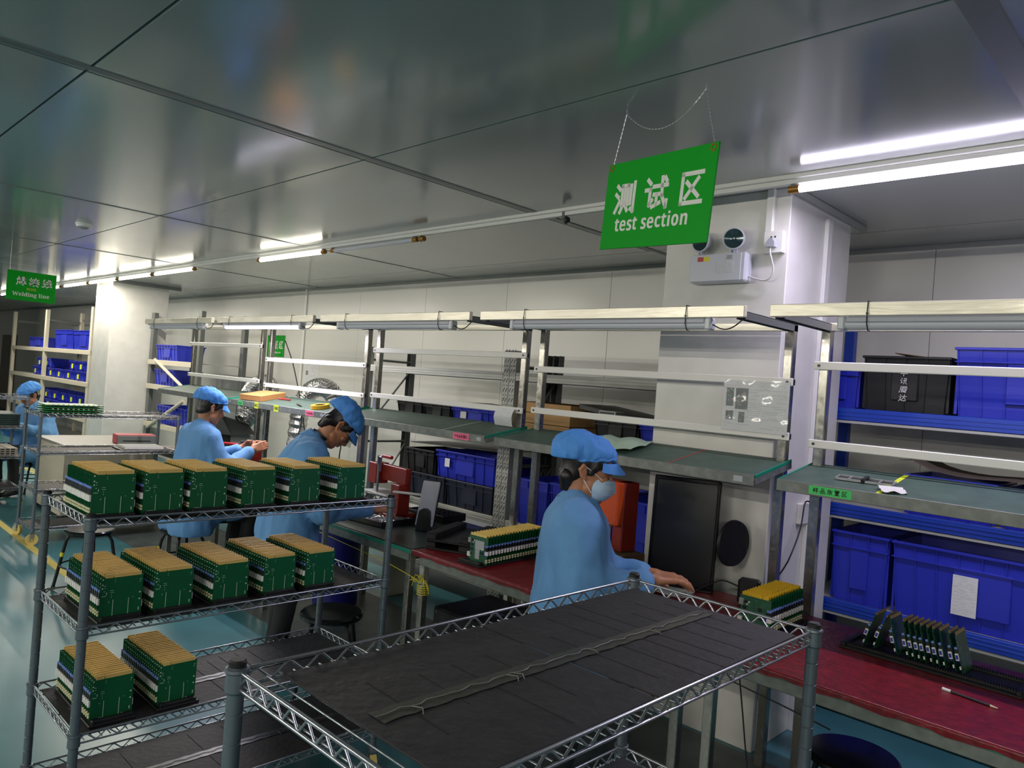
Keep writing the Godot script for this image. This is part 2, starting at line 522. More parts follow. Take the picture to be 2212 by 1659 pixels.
# ---------------------------------------------------------------- the room
const CEIL := 2.82
const BACK := -5.2
func light_tube(x0: float, x1: float, y: float, z: float, col: Color, energy: float, owner_node: Node3D, turn := -PI / 2) -> void:
	var l := AreaLight3D.new()
	l.name = "tube_glow"
	l.area_size = Vector2(absf(x1 - x0) * 0.97, 0.03)
	l.light_color = col
	l.light_energy = energy
	l.area_range = 30.0
	l.area_attenuation = 2.0
	l.shadow_enabled = true
	owner_node.add_child(l, true)
	l.position = Vector3((x0 + x1) * 0.5, y, z)
	l.rotation.x = turn
func build_room() -> void:
	struct("floor", BX(-28, 7, -0.2, 0, -5.35, 9.2), M.floor)
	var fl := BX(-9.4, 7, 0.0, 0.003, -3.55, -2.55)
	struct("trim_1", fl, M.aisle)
	var yl := MB.new()
	yl.bb(-12.0, -5.2, 0.0, 0.003, -1.86, -1.80)
	struct("trim_2", yl, M.line)
	var y2 := MB.new()
	for i in 7: y2.bb(-12.9 + i * 0.16, -12.82 + i * 0.16, 0.0, 0.003, -3.0, -2.88)
	struct("trim_3", y2, M.line)
	# ceiling: a backing slab and panels with open joints
	var ce := struct("ceiling", BX(-28, 7, CEIL + 0.012, CEIL + 0.2, -5.35, 9.2), M.seam)
	var xs := []
	for k in range(-10, 4): xs.append(-0.55 + 2.71 * k)
	var zs := []
	for k in range(-3, 9): zs.append(-0.855 + 1.283 * k)
	var pool := {}
	for i in xs.size() - 1:
		for j in zs.size() - 1:
			var x0: float = maxf(xs[i] + 0.006, -27.9)
			var x1: float = minf(xs[i + 1] - 0.006, 6.9)
			var z0: float = maxf(zs[j] + 0.004, -5.3)
			var z1: float = minf(zs[j + 1] - 0.004, 9.1)
			if x1 - x0 < 0.05 or z1 - z0 < 0.05: continue
			part(ce, "panel", BX(x0, x1, CEIL, CEIL + 0.012, z0, z1, 0.002), M.ceil)
	var edge := BX(-27.9, 6.9, CEIL, CEIL + 0.012, -5.3, zs[0] - 0.004, 0.002)
	part(ce, "panel", edge, M.ceil)
	var st := [[-0.55, 0.085], [-3.21, 0.045], [-5.965, 0.02], [-8.665, 0.02]]
	for s in st: struct("trim_4", BX(s[0] - s[1] * 0.5, s[0] + s[1] * 0.5, CEIL - 0.004, CEIL + 0.01, -5.2, 8.0), M.strip)
	# back wall of tall panels
	var wb := struct("wall_back", BX(-28, 7, 0, CEIL, BACK - 0.16, BACK - 0.012), M.seam)
	for k in range(-21, 7):
		var x := -1.436 + 1.268 * k
		if x < -27: continue
		part(wb, "panel", BX(x + 0.0015, x + 1.2665, 0, CEIL, BACK - 0.012, BACK, 0.001), M.wall)
	var tr := MB.new()
	tr.bb(-9.06, -9.01, 0, CEIL, BACK, BACK + 0.02, 0.003)
	struct("trim_5", tr, M.trunk)
	struct("trim_6", BX(-28, 7, CEIL - 0.03, CEIL, BACK, BACK + 0.014, 0.002), M.rackgrey)
	struct("wall_left", BX(-28, -27.8, 0, CEIL, BACK, 9.2), M.wall)
	struct("wall_right", BX(6.8, 7, 0, CEIL, BACK, 9.2), M.wall)
	struct("wall_front", BX(-28, 7, 0, CEIL, 9.0, 9.2), M.wall)
	var dr := struct("door_1", BX(-25.9, -24.3, 0, 2.1, BACK, BACK + 0.03, 0.004), std(C8(112, 104, 92), 0.5))
	part(dr, "door_handle", BX(-24.45, -24.42, 0.95, 1.1, BACK + 0.03, BACK + 0.07, 0.005), M.chrome)
	# pillars
	var p1 := struct("pillar_1", BX(-2.365, -1.655, 0, CEIL, -4.37, -3.58, 0.004), M.pillar)
	part(p1, "trunking", BX(-1.655, -1.632, 0, CEIL - 0.07, -4.06, -4.0, 0.003), M.trunk)
	part(p1, "conduit", BX(-1.775, -1.735, 2.6, CEIL, -3.58, -3.555, 0.004), M.trunk)
	var fl2 := MB.new()
	fl2.bb(-1.655, -1.632, CEIL - 0.035, CEIL - 0.002, -4.55, -3.58, 0.001)
	part(p1, "flange", fl2, M.rackgrey)
	var p2 := struct("pillar_2", BX(-12.2, -11.5, 0, CEIL, -4.34, -3.56, 0.004), M.pillar)
	part(p2, "flange", BX(-11.5, -11.47, CEIL - 0.05, CEIL - 0.002, -4.5, -3.56, 0.001), M.strip)
	struct("pillar_3", BX(-21.6, -20.9, 0, CEIL, -3.9, -3.2, 0.004), M.pillar)
func build_ceiling_lights() -> void:
	# one long lamp rail along the benches with tubes hung under it
	var ch := MB.new()
	ch.bb(-22, 3.2, CEIL - 0.022, CEIL, -3.425, -3.365, 0.003)
	ch.bb(-22, 3.2, CEIL - 0.045, CEIL - 0.022, -3.41, -3.38, 0.002)
	single("lamp_rail", ch, M.trunk, "long white lamp rail under the ceiling above the benches", "lamp rail")
	var spans := [[-1.585, -0.385, 2], [-0.33, 0.87, 2], [-5.56, -4.40, 0], [-6.86, -5.66, 1], [-9.52, -8.32, 1], [-10.76, -9.56, 1], [-12.0, -10.8, 1], [-13.24, -12.04, 1], [-14.6, -13.4, 1], [-16.0, -14.8, 1], [-17.4, -16.2, 1]]
	var names := ["brightest ceiling tube at the front, its left end above the socket pillar", "second front ceiling tube right of the brightest one, running out of view", "unlit ceiling tube left of the hanging test sign", "lone lit ceiling tube between two dark stretches of the lamp rail", "lit ceiling tube just right of the far pillar, nearest of the far row", "second lit ceiling tube of the far row, over the far pillar", "third lit ceiling tube of the far row, left of the far pillar", "fourth lit ceiling tube of the far row beside the welding sign", "fifth lit ceiling tube of the far row behind the welding sign", "sixth lit ceiling tube of the far row left of the welding sign", "farthest lit ceiling tube at the end of the rail"]
	for i in spans.size():
		var s: Array = spans[i]
		var t := thing("fluorescent_tube", names[i], "lamp", Vector3(s[0], CEIL - 0.068, -3.395))
		var L: float = s[1] - s[0]
		var g := MB.new()
		g.cyl(Vector3(0.05, 0, 0), Vector3(L - 0.05, 0, 0), 0.017, -1.0, 14)
		part(t, "tube", g, [M.tubeoff, M.tubeon, M.tubeviolet][s[2]])
		for e in [0.0, L - 0.05]:
			var c := MB.new()
			c.cyl(Vector3(e, 0, 0), Vector3(e + 0.05, 0, 0), 0.0185, -1.0, 14)
			part(t, "end_cap", c, M.brass)
			var h := MB.new()
			h.bb(e + 0.01, e + 0.035, -0.012, 0.05, -0.014, 0.014, 0.003)
			part(t, "holder", h, M.cleartape)
		if s[2] > 0:
			light_tube(0.05, L - 0.05, -0.02, 0.0, Color(1.0, 0.965, 0.9) if s[2] == 1 else Color(0.93, 0.89, 1.0), TUBE if s[2] == 1 else TUBE * 0.62, t)
	var lone := thing("lamp_holder", "empty brass lamp holder at the end of the unlit ceiling tube", "lamp holder", Vector3(-4.37, CEIL - 0.068, -3.395))
	var b := MB.new()
	b.cyl(Vector3(0, 0, 0), Vector3(0.05, 0, 0), 0.019, -1.0, 14)
	part(lone, "cap", b, M.brass)
	part(lone, "bracket", BX(0.0, 0.02, -0.02, 0.05, -0.014, 0.014, 0.002), M.cleartape)
	var lone2 := thing("lamp_holder", "empty clear lamp holder hanging alone left of the test sign", "lamp holder", Vector3(-2.98, CEIL - 0.07, -3.395))
	var b2 := MB.new()
	b2.cyl(Vector3(0, 0, 0), Vector3(0.03, 0, 0), 0.017, -1.0, 14)
	part(lone2, "cap", b2, M.chip)
	part(lone2, "bracket", BX(-0.012, 0.012, -0.025, 0.05, -0.016, 0.016, 0.002), M.cleartape)
	# further rows of the hall, behind the camera: battens whose tubes sit in tilted troughs
	for rz in [1.6, 4.4, 7.2]:
		for k in 6:
			var x := -16.0 + 3.7 * k
			var t2 := thing("fluorescent_tube", "ceiling tube of the rows behind the photographer", "lamp", Vector3(x, CEIL - 0.075, rz), 0.0, "tubes behind the photographer")
			var g2 := MB.new()
			g2.cyl(Vector3(0.05, 0, 0), Vector3(1.15, 0, 0), 0.017, -1.0, 10)
			part(t2, "tube", g2, M.tubeon)
			part(t2, "holder", BX(0, 1.2, 0.02, 0.075, -0.02, 0.02, 0.003), M.trunk)
			light_tube(0.05, 1.15, -0.016, -0.012, Color(1.0, 0.975, 0.93), REAR, t2, -0.75)
	var sd := thing("smoke_detector", "round white smoke detector on the ceiling left of the far pillar", "smoke detector", Vector3(-7.04, CEIL, -1.92))
	var g3 := MB.new()
	g3.lathe([Vector2(0.0, -0.045), Vector2(0.03, -0.045), Vector2(0.042, -0.032)], 20)
	part(sd, "sensor", g3, M.greyplast)
	var g4 := MB.new()
	g4.lathe([Vector2(0.042, -0.032), Vector2(0.058, -0.03), Vector2(0.062, -0.012), Vector2(0.066, -0.01), Vector2(0.066, 0.0)], 24)
	part(sd, "housing", g4, M.whiteconn)
func hanging_sign(called: String, label: String, w: float, h: float, xf: Transform3D) -> Node3D:
	var t := thing(called, label, "sign")
	t.transform = xf
	part(t, "board", BX(-w / 2, w / 2, -h / 2, h / 2, -0.004, 0.004, 0.001), M.signgreen)
	return t
func build_signs() -> void:
	var L := Vector3(-1.858, 2.466, -2.355)
	var R := Vector3(-1.289, 2.421, -2.205)
	var ex := (R - L).normalized()
	var ey := (Vector3.UP - ex * ex.y).normalized()
	var t := hanging_sign("hanging_sign", "large green hanging sign reading test section, in front of the near pillar", 0.588, 0.333, Transform3D(Basis(ex, ey, ex.cross(ey)), (L + R) * 0.5))
	var k := 0
	for g in ["ce", "shi", "qu"]:
		part(t, "character", glyph(g, Transform3D(Basis.IDENTITY, Vector3(-0.168 + 0.178 * k, 0.026, 0.004)), 0.122, 0.0155), M.signwhite)
		k += 1
	var tm := part(t, "lettering", text_mesh("test section", 0.072, "Droid Sans", true), M.signwhite)
	tm.position = Vector3(-0.01, -0.075, 0.0045)
	for sx in [-1, 1]:
		var r := MB.new()
		r.lathe([Vector2(0.008, -0.005), Vector2(0.014, -0.005), Vector2(0.014, 0.005), Vector2(0.008, 0.005), Vector2(0.008, -0.005)], 16, Transform3D(Basis(Vector3.RIGHT, PI / 2), Vector3(sx * 0.272, 0.15, 0)))
		part(t, "eyelet", r, M.brass)
	var hooks := [Vector3(-1.746, CEIL, -2.304), Vector3(-1.377, CEIL, -2.255)]
	var ends := [t.transform * Vector3(-0.272, 0.158, 0), t.transform * Vector3(0.272, 0.158, 0)]
	for i in 2:
		var c := MB.new()
		chain(c, [hooks[i] - Vector3(0, 0.02, 0), ends[i]])
		c.tube([hooks[i], hooks[i] - Vector3(0, 0.012, 0), hooks[i] + Vector3(0.005, -0.022, 0)], 0.002, 6)
		var ch := part(self, "chain", c, M.silver)
		tag(ch, ["thin steel chain holding the left corner of the test sign", "thin steel chain holding the right corner of the test sign"][i], "chain")
	var sag := []
	for i in 17:
		var f := i / 16.0
		sag.append((hooks[0] as Vector3).lerp(hooks[1], f) - Vector3(0, 0.018 + 0.095 * 4.0 * f * (1 - f), 0))
	var c2 := MB.new()
	chain(c2, sag)
	single("chain", c2, M.silver, "slack steel chain sagging between two ceiling hooks above the test sign", "chain")
	# welding sign faces along the hall
	var w := hanging_sign("hanging_sign", "small green hanging sign reading welding line at the far left", 0.44, 0.3, Transform3D(Basis(Vector3.UP, PI / 2), Vector3(-9.0, 2.375, -2.015)))
	k = 0
	for g in ["han", "jie", "xian"]:
		part(w, "character", glyph(g, Transform3D(Basis.IDENTITY, Vector3(-0.095 + 0.115 * k, 0.05, 0.004)), 0.088, 0.011), M.signwhite)
		k += 1
	var t2 := part(w, "lettering", text_mesh("Welding line", 0.052, "Droid Serif", true), M.signwhite)
	t2.position = Vector3(0, -0.085, 0.0045)
	var t3 := part(w, "lettering", text_mesh("ROHS", 0.034, "Droid Sans", false), M.yellow)
	t3.position = Vector3(0, -0.028, 0.0045)
	for s in [-0.2, 0.2]:
		var c3 := MB.new()
		c3.tube([Vector3(-9.0, 2.52, -2.015 + s), Vector3(-9.0, CEIL, -2.015 + s)], 0.0015, 5)
		single("hanging_wire", c3, M.silver, "thin wire holding one end of the small welding sign", "wire", "wires of the welding sign")
	# sign on the back wall
	var ws := thing("wall_sign", "green washing area sign fixed to the back wall behind the bench posts", "sign", Vector3(-9.78, 2.04, BACK + 0.003))
	part(ws, "board", BX(-0.24, 0.24, -0.15, 0.15, 0, 0.006, 0.001), M.signgreen)
	k = 0
	for g in ["xi", "ban", "qu"]:
		part(ws, "character", glyph(g, Transform3D(Basis.IDENTITY, Vector3(-0.13 + 0.14 * k, 0.015, 0.006)), 0.11, 0.016), M.signwhite)
		k += 1
	var t4 := part(ws, "lettering", text_mesh("plate washing area", 0.034, "Droid Sans", true), M.signwhite)
	t4.position = Vector3(0, -0.09, 0.0065)
func chain(m: MB, path: Array) -> void:
	var total := 0.0
	for i in path.size() - 1: total += (path[i] as Vector3).distance_to(path[i + 1])
	var link := 0.008
	var nl := int(total / link)
	for q in nl:
		var d := (q + 0.5) * total / nl
		var i := 0
		while i < path.size() - 2 and d > (path[i] as Vector3).distance_to(path[i + 1]):
			d -= (path[i] as Vector3).distance_to(path[i + 1])
			i += 1
		var a: Vector3 = path[i]
		var b: Vector3 = path[i + 1]
		var dir := (b - a).normalized()
		var c := a + dir * d
		var f := m.frame(dir)
		m.box(c, Vector3(0.0035 if q % 2 else 0.0012, link * 0.9, 0.0012 if q % 2 else 0.0035), 0.0, f)
# ---------------------------------------------------------------- workbenches
const FZ := -2.63      # front edge of the tables
const PZ := -3.5       # posts
const TOP := 0.78
func shelf_point(x: float, f: float, lift := 0.0) -> Vector3:
	# a point on the tilted upper shelf, f from the front edge (0) to the back (1)
	return Vector3(x, 1.412 + 0.066 * f + lift, -3.155 - 0.375 * f)
func shelf_basis() -> Basis:
	return Basis(Vector3.RIGHT, atan2(0.066, 0.375))
func bench(c: float, s1: float, s2: float, label: String, top_mat: Material, edge_mat: Material, FZ := -2.63) -> Node3D:
	var t := thing("workbench", label, "workbench", Vector3(c, 0, 0))
	for s in [-1.0, 1.0]:
		var px: float = 0.795 * s
		part(t, "post", BX(px - 0.022, px + 0.022, 0.0, 2.125, PZ - 0.022, PZ + 0.022, 0.004), M.steel)
		part(t, "leg", BX(0.81 * s - 0.02, 0.81 * s + 0.02, 0.0, TOP - 0.025, FZ - 0.06, FZ - 0.02, 0.003), M.steel)
		var arm := MB.new()
		arm.bb(px - 0.022, px + 0.022, 2.122, 2.127, PZ - 0.02, -2.99, 0.001)
		arm.bb(px - 0.022, px - 0.019, 2.092, 2.125, PZ - 0.02, -2.99)
		arm.bb(px + 0.019, px + 0.022, 2.092, 2.125, PZ - 0.02, -2.99)
		part(t, "arm", arm, M.rackdark)
		part(t, "side_rail", BX(0.81 * s - 0.015, 0.81 * s + 0.015, TOP - 0.065, TOP - 0.025, PZ + 0.02, FZ - 0.06, 0.002), M.apron)
	part(t, "front_rail", BX(-0.825, 0.825, TOP - 0.07, TOP - 0.022, FZ - 0.05, FZ - 0.012, 0.003), M.apron)
	part(t, "back_rail", BX(-0.79, 0.79, TOP - 0.065, TOP - 0.025, PZ - 0.015, PZ + 0.015, 0.002), M.apron)
	part(t, "tabletop", BX(-0.868, 0.868, TOP - 0.022, TOP, PZ + 0.024, FZ, 0.003), top_mat)
	part(t, "edge_band", BX(-0.868, 0.868, TOP - 0.021, TOP - 0.001, FZ, FZ + 0.004, 0.001), edge_mat)
	part(t, "lamp_rail", BX(-0.83, 0.822, 2.098, 2.15, -2.99, -2.962, 0.003), M.bright)
	part(t, "rear_lamp_rail", BX(-0.80, 0.80, 2.093, 2.13, PZ - 0.015, PZ + 0.02, 0.002), M.bright)
	var k := 0
	for y in [s1, s2]:
		var st := part(t, "strip", BX(-0.835, 0.835, y - 0.019, y + 0.019, -3.474, -3.459, 0.003), M.strut)
		for s in [-1.0, 1.0]:
			var b := MB.new()
			b.cyl(Vector3(0.81 * s, y, -3.4595), Vector3(0.81 * s, y, -3.455), 0.0065, -1.0, 10)
			part(st, "bolt", b, M.chip)
			part(st, "clip", BX(0.833 * s - 0.006, 0.833 * s + 0.006, y - 0.014, y + 0.014, -3.484, -3.47, 0.002), M.black)
	# the tilted shelf: steel tray with a green rubber top
	var b := shelf_basis()
	var mid := shelf_point(0, 0.5)
	var sh := MB.new()
	sh.box(mid - b.y * 0.018, Vector3(1.66, 0.012, 0.378), 0.002, b)
	sh.box(shelf_point(0, 0.0) + Vector3(0, -0.022, 0.003), Vector3(1.66, 0.05, 0.006), 0.002)
	for s in [-1.0, 1.0]: sh.box(mid + Vector3(0.829 * s, 0, 0) - b.y * 0.028, Vector3(0.004, 0.03, 0.37), 0.001, b)
	var shn := part(t, "shelf", sh, M.apron)
	var mt := MB.new()
	mt.box(mid - b.y * 0.007, Vector3(1.655, 0.01, 0.37), 0.002, b)
	part(shn, "shelf_top", mt, M.greenmat)
	for s in [-1.0, 1.0]:
		var me := MB.new()
		me.box(mid + Vector3(0.829 * s, 0, 0) - b.y * 0.006, Vector3(0.006, 0.017, 0.372), 0.002, b)
		part(shn, "edge_strip", me, M.greenedge)
	return t
func task_light(x0: float, x1: float, label: String, lit: bool) -> void:
	var t := thing("task_light", label, "lamp", Vector3(x0, 2.074, -2.985))
	var L := x1 - x0
	var h := MB.new()
	h.bb(0.03, L - 0.03, -0.004, 0.022, -0.024, 0.024, 0.006)
	part(t, "housing", h, M.tubegrey)
	var d := MB.new()
	d.cyl(Vector3(0.03, -0.008, 0), Vector3(L - 0.03, -0.008, 0), 0.0205, -1.0, 14)
	part(t, "tube", d, M.tubeviolet if lit else M.tubeoff)
	for e in [0.0, L - 0.03]: part(t, "end_cap", BX(e, e + 0.03, -0.03, 0.023, -0.026, 0.026, 0.006), M.tubeoff)
	for f in [0.09, 0.9]:
		var z := MB.new()
		var x: float = L * f
		z.tube([Vector3(x, 0.08, 0.026), Vector3(x, 0.04, 0.03), Vector3(x, -0.005, 0.028), Vector3(x, -0.031, 0.01), Vector3(x, -0.031, -0.012)], 0.002, 6)
		z.tube([Vector3(x, 0.08, 0.026), Vector3(x, 0.079, -0.02)], 0.002, 6)
		z.box(Vector3(x, 0.032, 0.031), Vector3(0.007, 0.006, 0.005))
		part(t, "cable_tie", z, M.cable)
	var w := MB.new()
	var q := []
	for i in 13:
		var f := i / 12.0
		q.append(Vector3(L + 0.14 * f, -0.005 - 0.035 * sin(PI * f) + 0.03 * f, 0.004 - 0.02 * f))
	w.tube(q, 0.003, 6)
	part(t, "lead", w, M.cable)
	if lit: light_tube(0.04, L - 0.04, -0.031, 0.0, Color(0.96, 0.93, 1.0), TUBE, t)
func sticker(called: String, label: String, cx: float, w: float, h: float, mat: Material, glyphs: Array, group := "") -> void:
	var t := thing(called, label, "label", shelf_point(cx, 0.0) + Vector3(0, -0.022, 0.0066), 0.0, group)
	part(t, "tape", BX(-w / 2, w / 2, -h / 2, h / 2, 0, 0.0008), mat)
	var n := glyphs.size()
	for i in n:
		var s := minf(h * 0.62, w * 0.8 / n)
		part(t, "character", glyph(glyphs[i], Transform3D(Basis.IDENTITY, Vector3((i - (n - 1) * 0.5) * w * 0.84 / n, 0, 0.0008)), s, s * 0.11, 0.0004), M.ink)
func build_benches() -> void:
	bench(-0.60, 1.93, 1.568, "right-hand workbench with red mat and green labelled shelf, cut by the frame", M.darkmat, M.greenedge)
	bench(-2.365, 1.847, 1.588, "workbench with red mat before the near pillar where the masked woman stands", M.darkmat, M.greenedge)
	bench(-4.11, 1.93, 1.575, "workbench with dark glossy top and pink shelf label, right of the stooping woman", M.darkmat, M.greenedge)
	bench(-5.865, 1.806, 1.563, "workbench whose shelf holds a yellow tape roll and cardboard box", M.darkmat, M.greenedge)
	bench(-7.63, 1.93, 1.59, "farthest workbench with pale table top beside the far pillar", std(C8(150, 146, 138), 0.4), M.greenedge, -3.12)
	task_light(-8.31, -6.98, "unlit tube lamp under the farthest bench rail near the far pillar", false)
	task_light(-6.56, -5.22, "lit violet-white tube lamp hanging under the bench rail", true)
	task_light(-4.71, -3.44, "unlit grey tube lamp under the rail, second lamp right of the lit one", false)
	task_light(-2.95, -1.70, "unlit grey tube lamp tied under the rail above the masked woman", false)
	task_light(-1.15, 0.1, "unlit grey tube lamp under the right rail, running out of view", false)
	# red mats on the two near tables
	for q in [[-0.60, "red mat with scuffs on the right table under the leaning boards"], [-2.365, "red mat with a beaded front edge on the table beside the masked woman"]]:
		var m := MB.new()
		var c: float = q[0]
		m.bb(c - 0.872, c + 0.872, TOP + 0.0005, TOP + 0.0045, PZ + 0.05, FZ - 0.002, 0.001)
		var pts := []
		for i in 41:
			var x: float = c - 0.872 + 1.744 * i / 40.0
			var wv := 0.0035 * sin(i * 1.3) + 0.002 * sin(i * 2.9)
			for k in 7:
				var a := PI * 0.5 * k / 6.0
				pts.append(Vector3(x, TOP - 0.006 + 0.0105 * cos(a) - (0.012 + wv if k == 6 else 0.0), FZ + 0.0025 + 0.0085 * sin(a)))
		m.grid(pts, 7, 0.003)
		single("table_mat", m, M.redmat, q[1], "mat")
	# a dark mat on the middle table
	single("table_mat", BX(-4.97, -3.26, TOP + 0.0005, TOP + 0.004, PZ + 0.06, FZ - 0.01, 0.001), M.darkmat, "dark green mat on the middle table under the parts tray", "mat")
	# labels on the shelf lips
	sticker("shelf_label", "green paper label with five characters on the right shelf edge", -1.2, 0.175, 0.036, M.notegreen, ["yang", "pin", "fang", "zhi", "qu"])
	sticker("shelf_label", "pink paper label with six characters on the shelf edge behind the stooping woman", -3.49, 0.15, 0.04, M.notepink, ["bu", "liang", "pin", "fang", "zhi", "qu"])
	sticker("shelf_label", "pink paper label on the shelf edge below the yellow tape roll", -5.3, 0.13, 0.04, M.notepink, ["bu", "liang", "pin", "fang", "zhi", "qu"])
	sticker("shelf_label", "small mint green label on the shelf edge under the cardboard box", -6.5, 0.1, 0.035, M.notegreen, ["liang", "pin", "qu"])
	sticker("shelf_label", "yellow square note on the shelf edge, right of the mint label", -6.19, 0.07, 0.055, M.noteyellow, ["ban", "qu"])
	sticker("shelf_label", "yellow square note on the shelf edge, midway to the pink label", -5.84, 0.08, 0.055, M.noteyellow, ["xi", "ban"])
	sticker("rating_label", "white rating plate at the right end of the shelf edge before the pillar", -1.61, 0.045, 0.026, M.silver, [])
	sticker("rating_label", "white rating plate right of the pink label of the middle shelf", -3.325, 0.04, 0.022, M.silver, [])
	sticker("rating_label", "white rating plate beside the stooping woman's cap on the shelf edge", -5.12, 0.04, 0.022, M.silver, [])
	# tapes across the shelf tops
	for q in [[-1.02, M.noteyellow, 0.02, "yellow tape strip laid across the right shelf top"], [-1.99, M.redplast, 0.008, "thin red line across the shelf top before the pillar"], [-3.7, M.bag, 0.01, "pale line across the middle shelf top"], [-6.28, M.bag, 0.012, "pale green tape strip across the shelf by the cardboard box"]]:
		var s := MB.new()
		s.box(shelf_point(q[0], 0.5, -0.0015), Vector3(q[2], 0.001, 0.36), 0.0, shelf_basis())
		single("tape_strip", s, q[1], q[3], "tape")
func build_bench_papers() -> void:
	var b := thing("instruction_sheet", "laminated instruction sheet clipped between the white strips before the pillar", "sheet", Vector3(-1.706, 1.718, -3.452), 0.0)
	part(b, "print", BX(-0.17, 0.17, -0.125, 0.125, 0, 0.0012), M.doc)
	var film := std(Color(1, 1, 1, 0.06), 0.08)
	film.transparency = BaseMaterial3D.TRANSPARENCY_ALPHA
	var fm := MB.new()
	var pts := []
	for j in 9:
		for i in 15:
			var x := -0.175 + 0.35 * i / 14.0
			var y := 0.13 - 0.26 * j / 8.0
			pts.append(Vector3(x, y, 0.003 + 0.002 * sin(i * 1.1 + j * 0.7) + 0.0015 * sin(j * 2.1)))
	fm.grid(pts, 15)
	part(b, "film", fm, film)
	var p := MB.new()
	pts = []
	for j in 7:
		for i in 5:
			pts.append(Vector3(-3.49 + 0.175 * i / 4.0 - 0.02 * j / 6.0, 1.583 - 0.115 * j / 6.0, -3.452 + 0.02 * sin(j * 0.6) + 0.004 * i))
	p.grid(pts, 5, 0.0006)
	single("paper_sheet", p, M.doc3, "curled white paper sheet hanging from the strip of the middle bench", "paper")
	# papers on the back wall
	for q in [[-8.78, 1.67, 0.34, 0.33, M.doc2, "upper printed notice on the back wall beside the bench strips"], [-8.79, 1.34, 0.33, 0.31, M.doc3, "lower printed notice on the back wall under another notice"], [-8.62, 1.16, 0.0, 0.0, M.doc3, ""]]:
		if q[2] > 0.0:
			single("wall_notice", BX(q[0] - q[2] / 2, q[0] + q[2] / 2, q[1] - q[3] / 2, q[1] + q[3] / 2, BACK, BACK + 0.002), q[4], q[5], "notice")
	var n := thing("wall_notice", "notice with yellow and magenta blocks low on the back wall behind the shelf", "notice", Vector3(-8.33, 1.17, BACK))
	part(n, "print", BX(-0.2, 0.2, -0.14, 0.12, 0, 0.002), M.docpink)
	part(n, "patch", BX(-0.18, -0.12, 0.02, 0.09, 0.002, 0.003), M.noteyellow)
	part(n, "patch", BX(-0.05, 0.0, -0.06, 0.08, 0.002, 0.003), std(C8(170, 30, 80), 0.6))
# ---------------------------------------------------------------- racks and bins
func rack_upright(t: Node3D, x: float, z: float, h: float, facing := 1.0, holes := true, mat: Material = null) -> void:
	var m := MB.new()
	m.bb(x - 0.031, x + 0.031, 0, h, z - 0.002 * facing, z, 0.0)
	m.bb(x - 0.032, x - 0.029, 0, h, z - 0.06 * facing, z, 0.0)
	m.bb(x + 0.029, x + 0.032, 0, h, z - 0.06 * facing, z, 0.0)
	for s in [-0.001]: m.bb(x - 0.0015, x + 0.0015, 0, h, z, z + 0.0012 * facing)
	var u := part(t, "upright", m, mat if mat else M.rackgrey)
	if holes:
		var k := MB.new()
		var y := 0.08
		while y < h - 0.03:
			for s in [-1.0, 1.0]:
				var o := Transform3D(Basis.IDENTITY, Vector3(x + 0.0145 * s, y, z + 0.0006 * facing))
				k.bb(o.origin.x - 0.0035, o.origin.x + 0.0035, y - 0.004, y + 0.004, z, z + 0.0008 * facing)
				# an S shaped slot of three slanting pieces
				for q in [[0.0, 0.030, -0.004, 0.006], [0.001, 0.040, 0.0, 0.007], [0.004, 0.050, 0.003, 0.006]]:
					k.bb(o.origin.x + q[0] - 0.004 + q[2], o.origin.x + q[0] + 0.001 + q[2], y + q[1] - 0.006, y + q[1] + q[3], z, z + 0.0008 * facing)
			y += 0.075
		var kk := part(u, "slot", k, M.hole)
		kk.set_meta("kind", "stuff")
func rack_beam(t: Node3D, x0: float, x1: float, y: float, z: float, mat: Material, h := 0.062) -> void:
	var m := MB.new()
	m.bb(x0, x1, y - h, y, z - 0.035, z, 0.003)
	for f in [0.3, 0.62]: m.bb(x0 + 0.005, x1 - 0.005, y - h * f - 0.004, y - h * f + 0.004, z, z + 0.003, 0.001)
	part(t, "beam", m, mat)
func rack_frame(t: Node3D, x: float, z0: float, z1: float, h: float, mat: Material) -> void:
	rack_upright(t, x, z0, h, 1.0, true)
	rack_upright(t, x, z1, h, -1.0, false, M.rackdark)
	var b := MB.new()
	for y in [0.3, 1.1, h - 0.12]: b.tube([Vector3(x, y, z0 - 0.03), Vector3(x, y, z1 + 0.03)], 0.011, 4)
	b.tube([Vector3(x, 0.32, z0 - 0.03), Vector3(x, 1.08, z1 + 0.03)], 0.011, 4)
	b.tube([Vector3(x, 1.2, z0 - 0.03), Vector3(x, h - 0.2, z1 + 0.03)], 0.011, 4)
	part(t, "brace", b, M.rackdark)
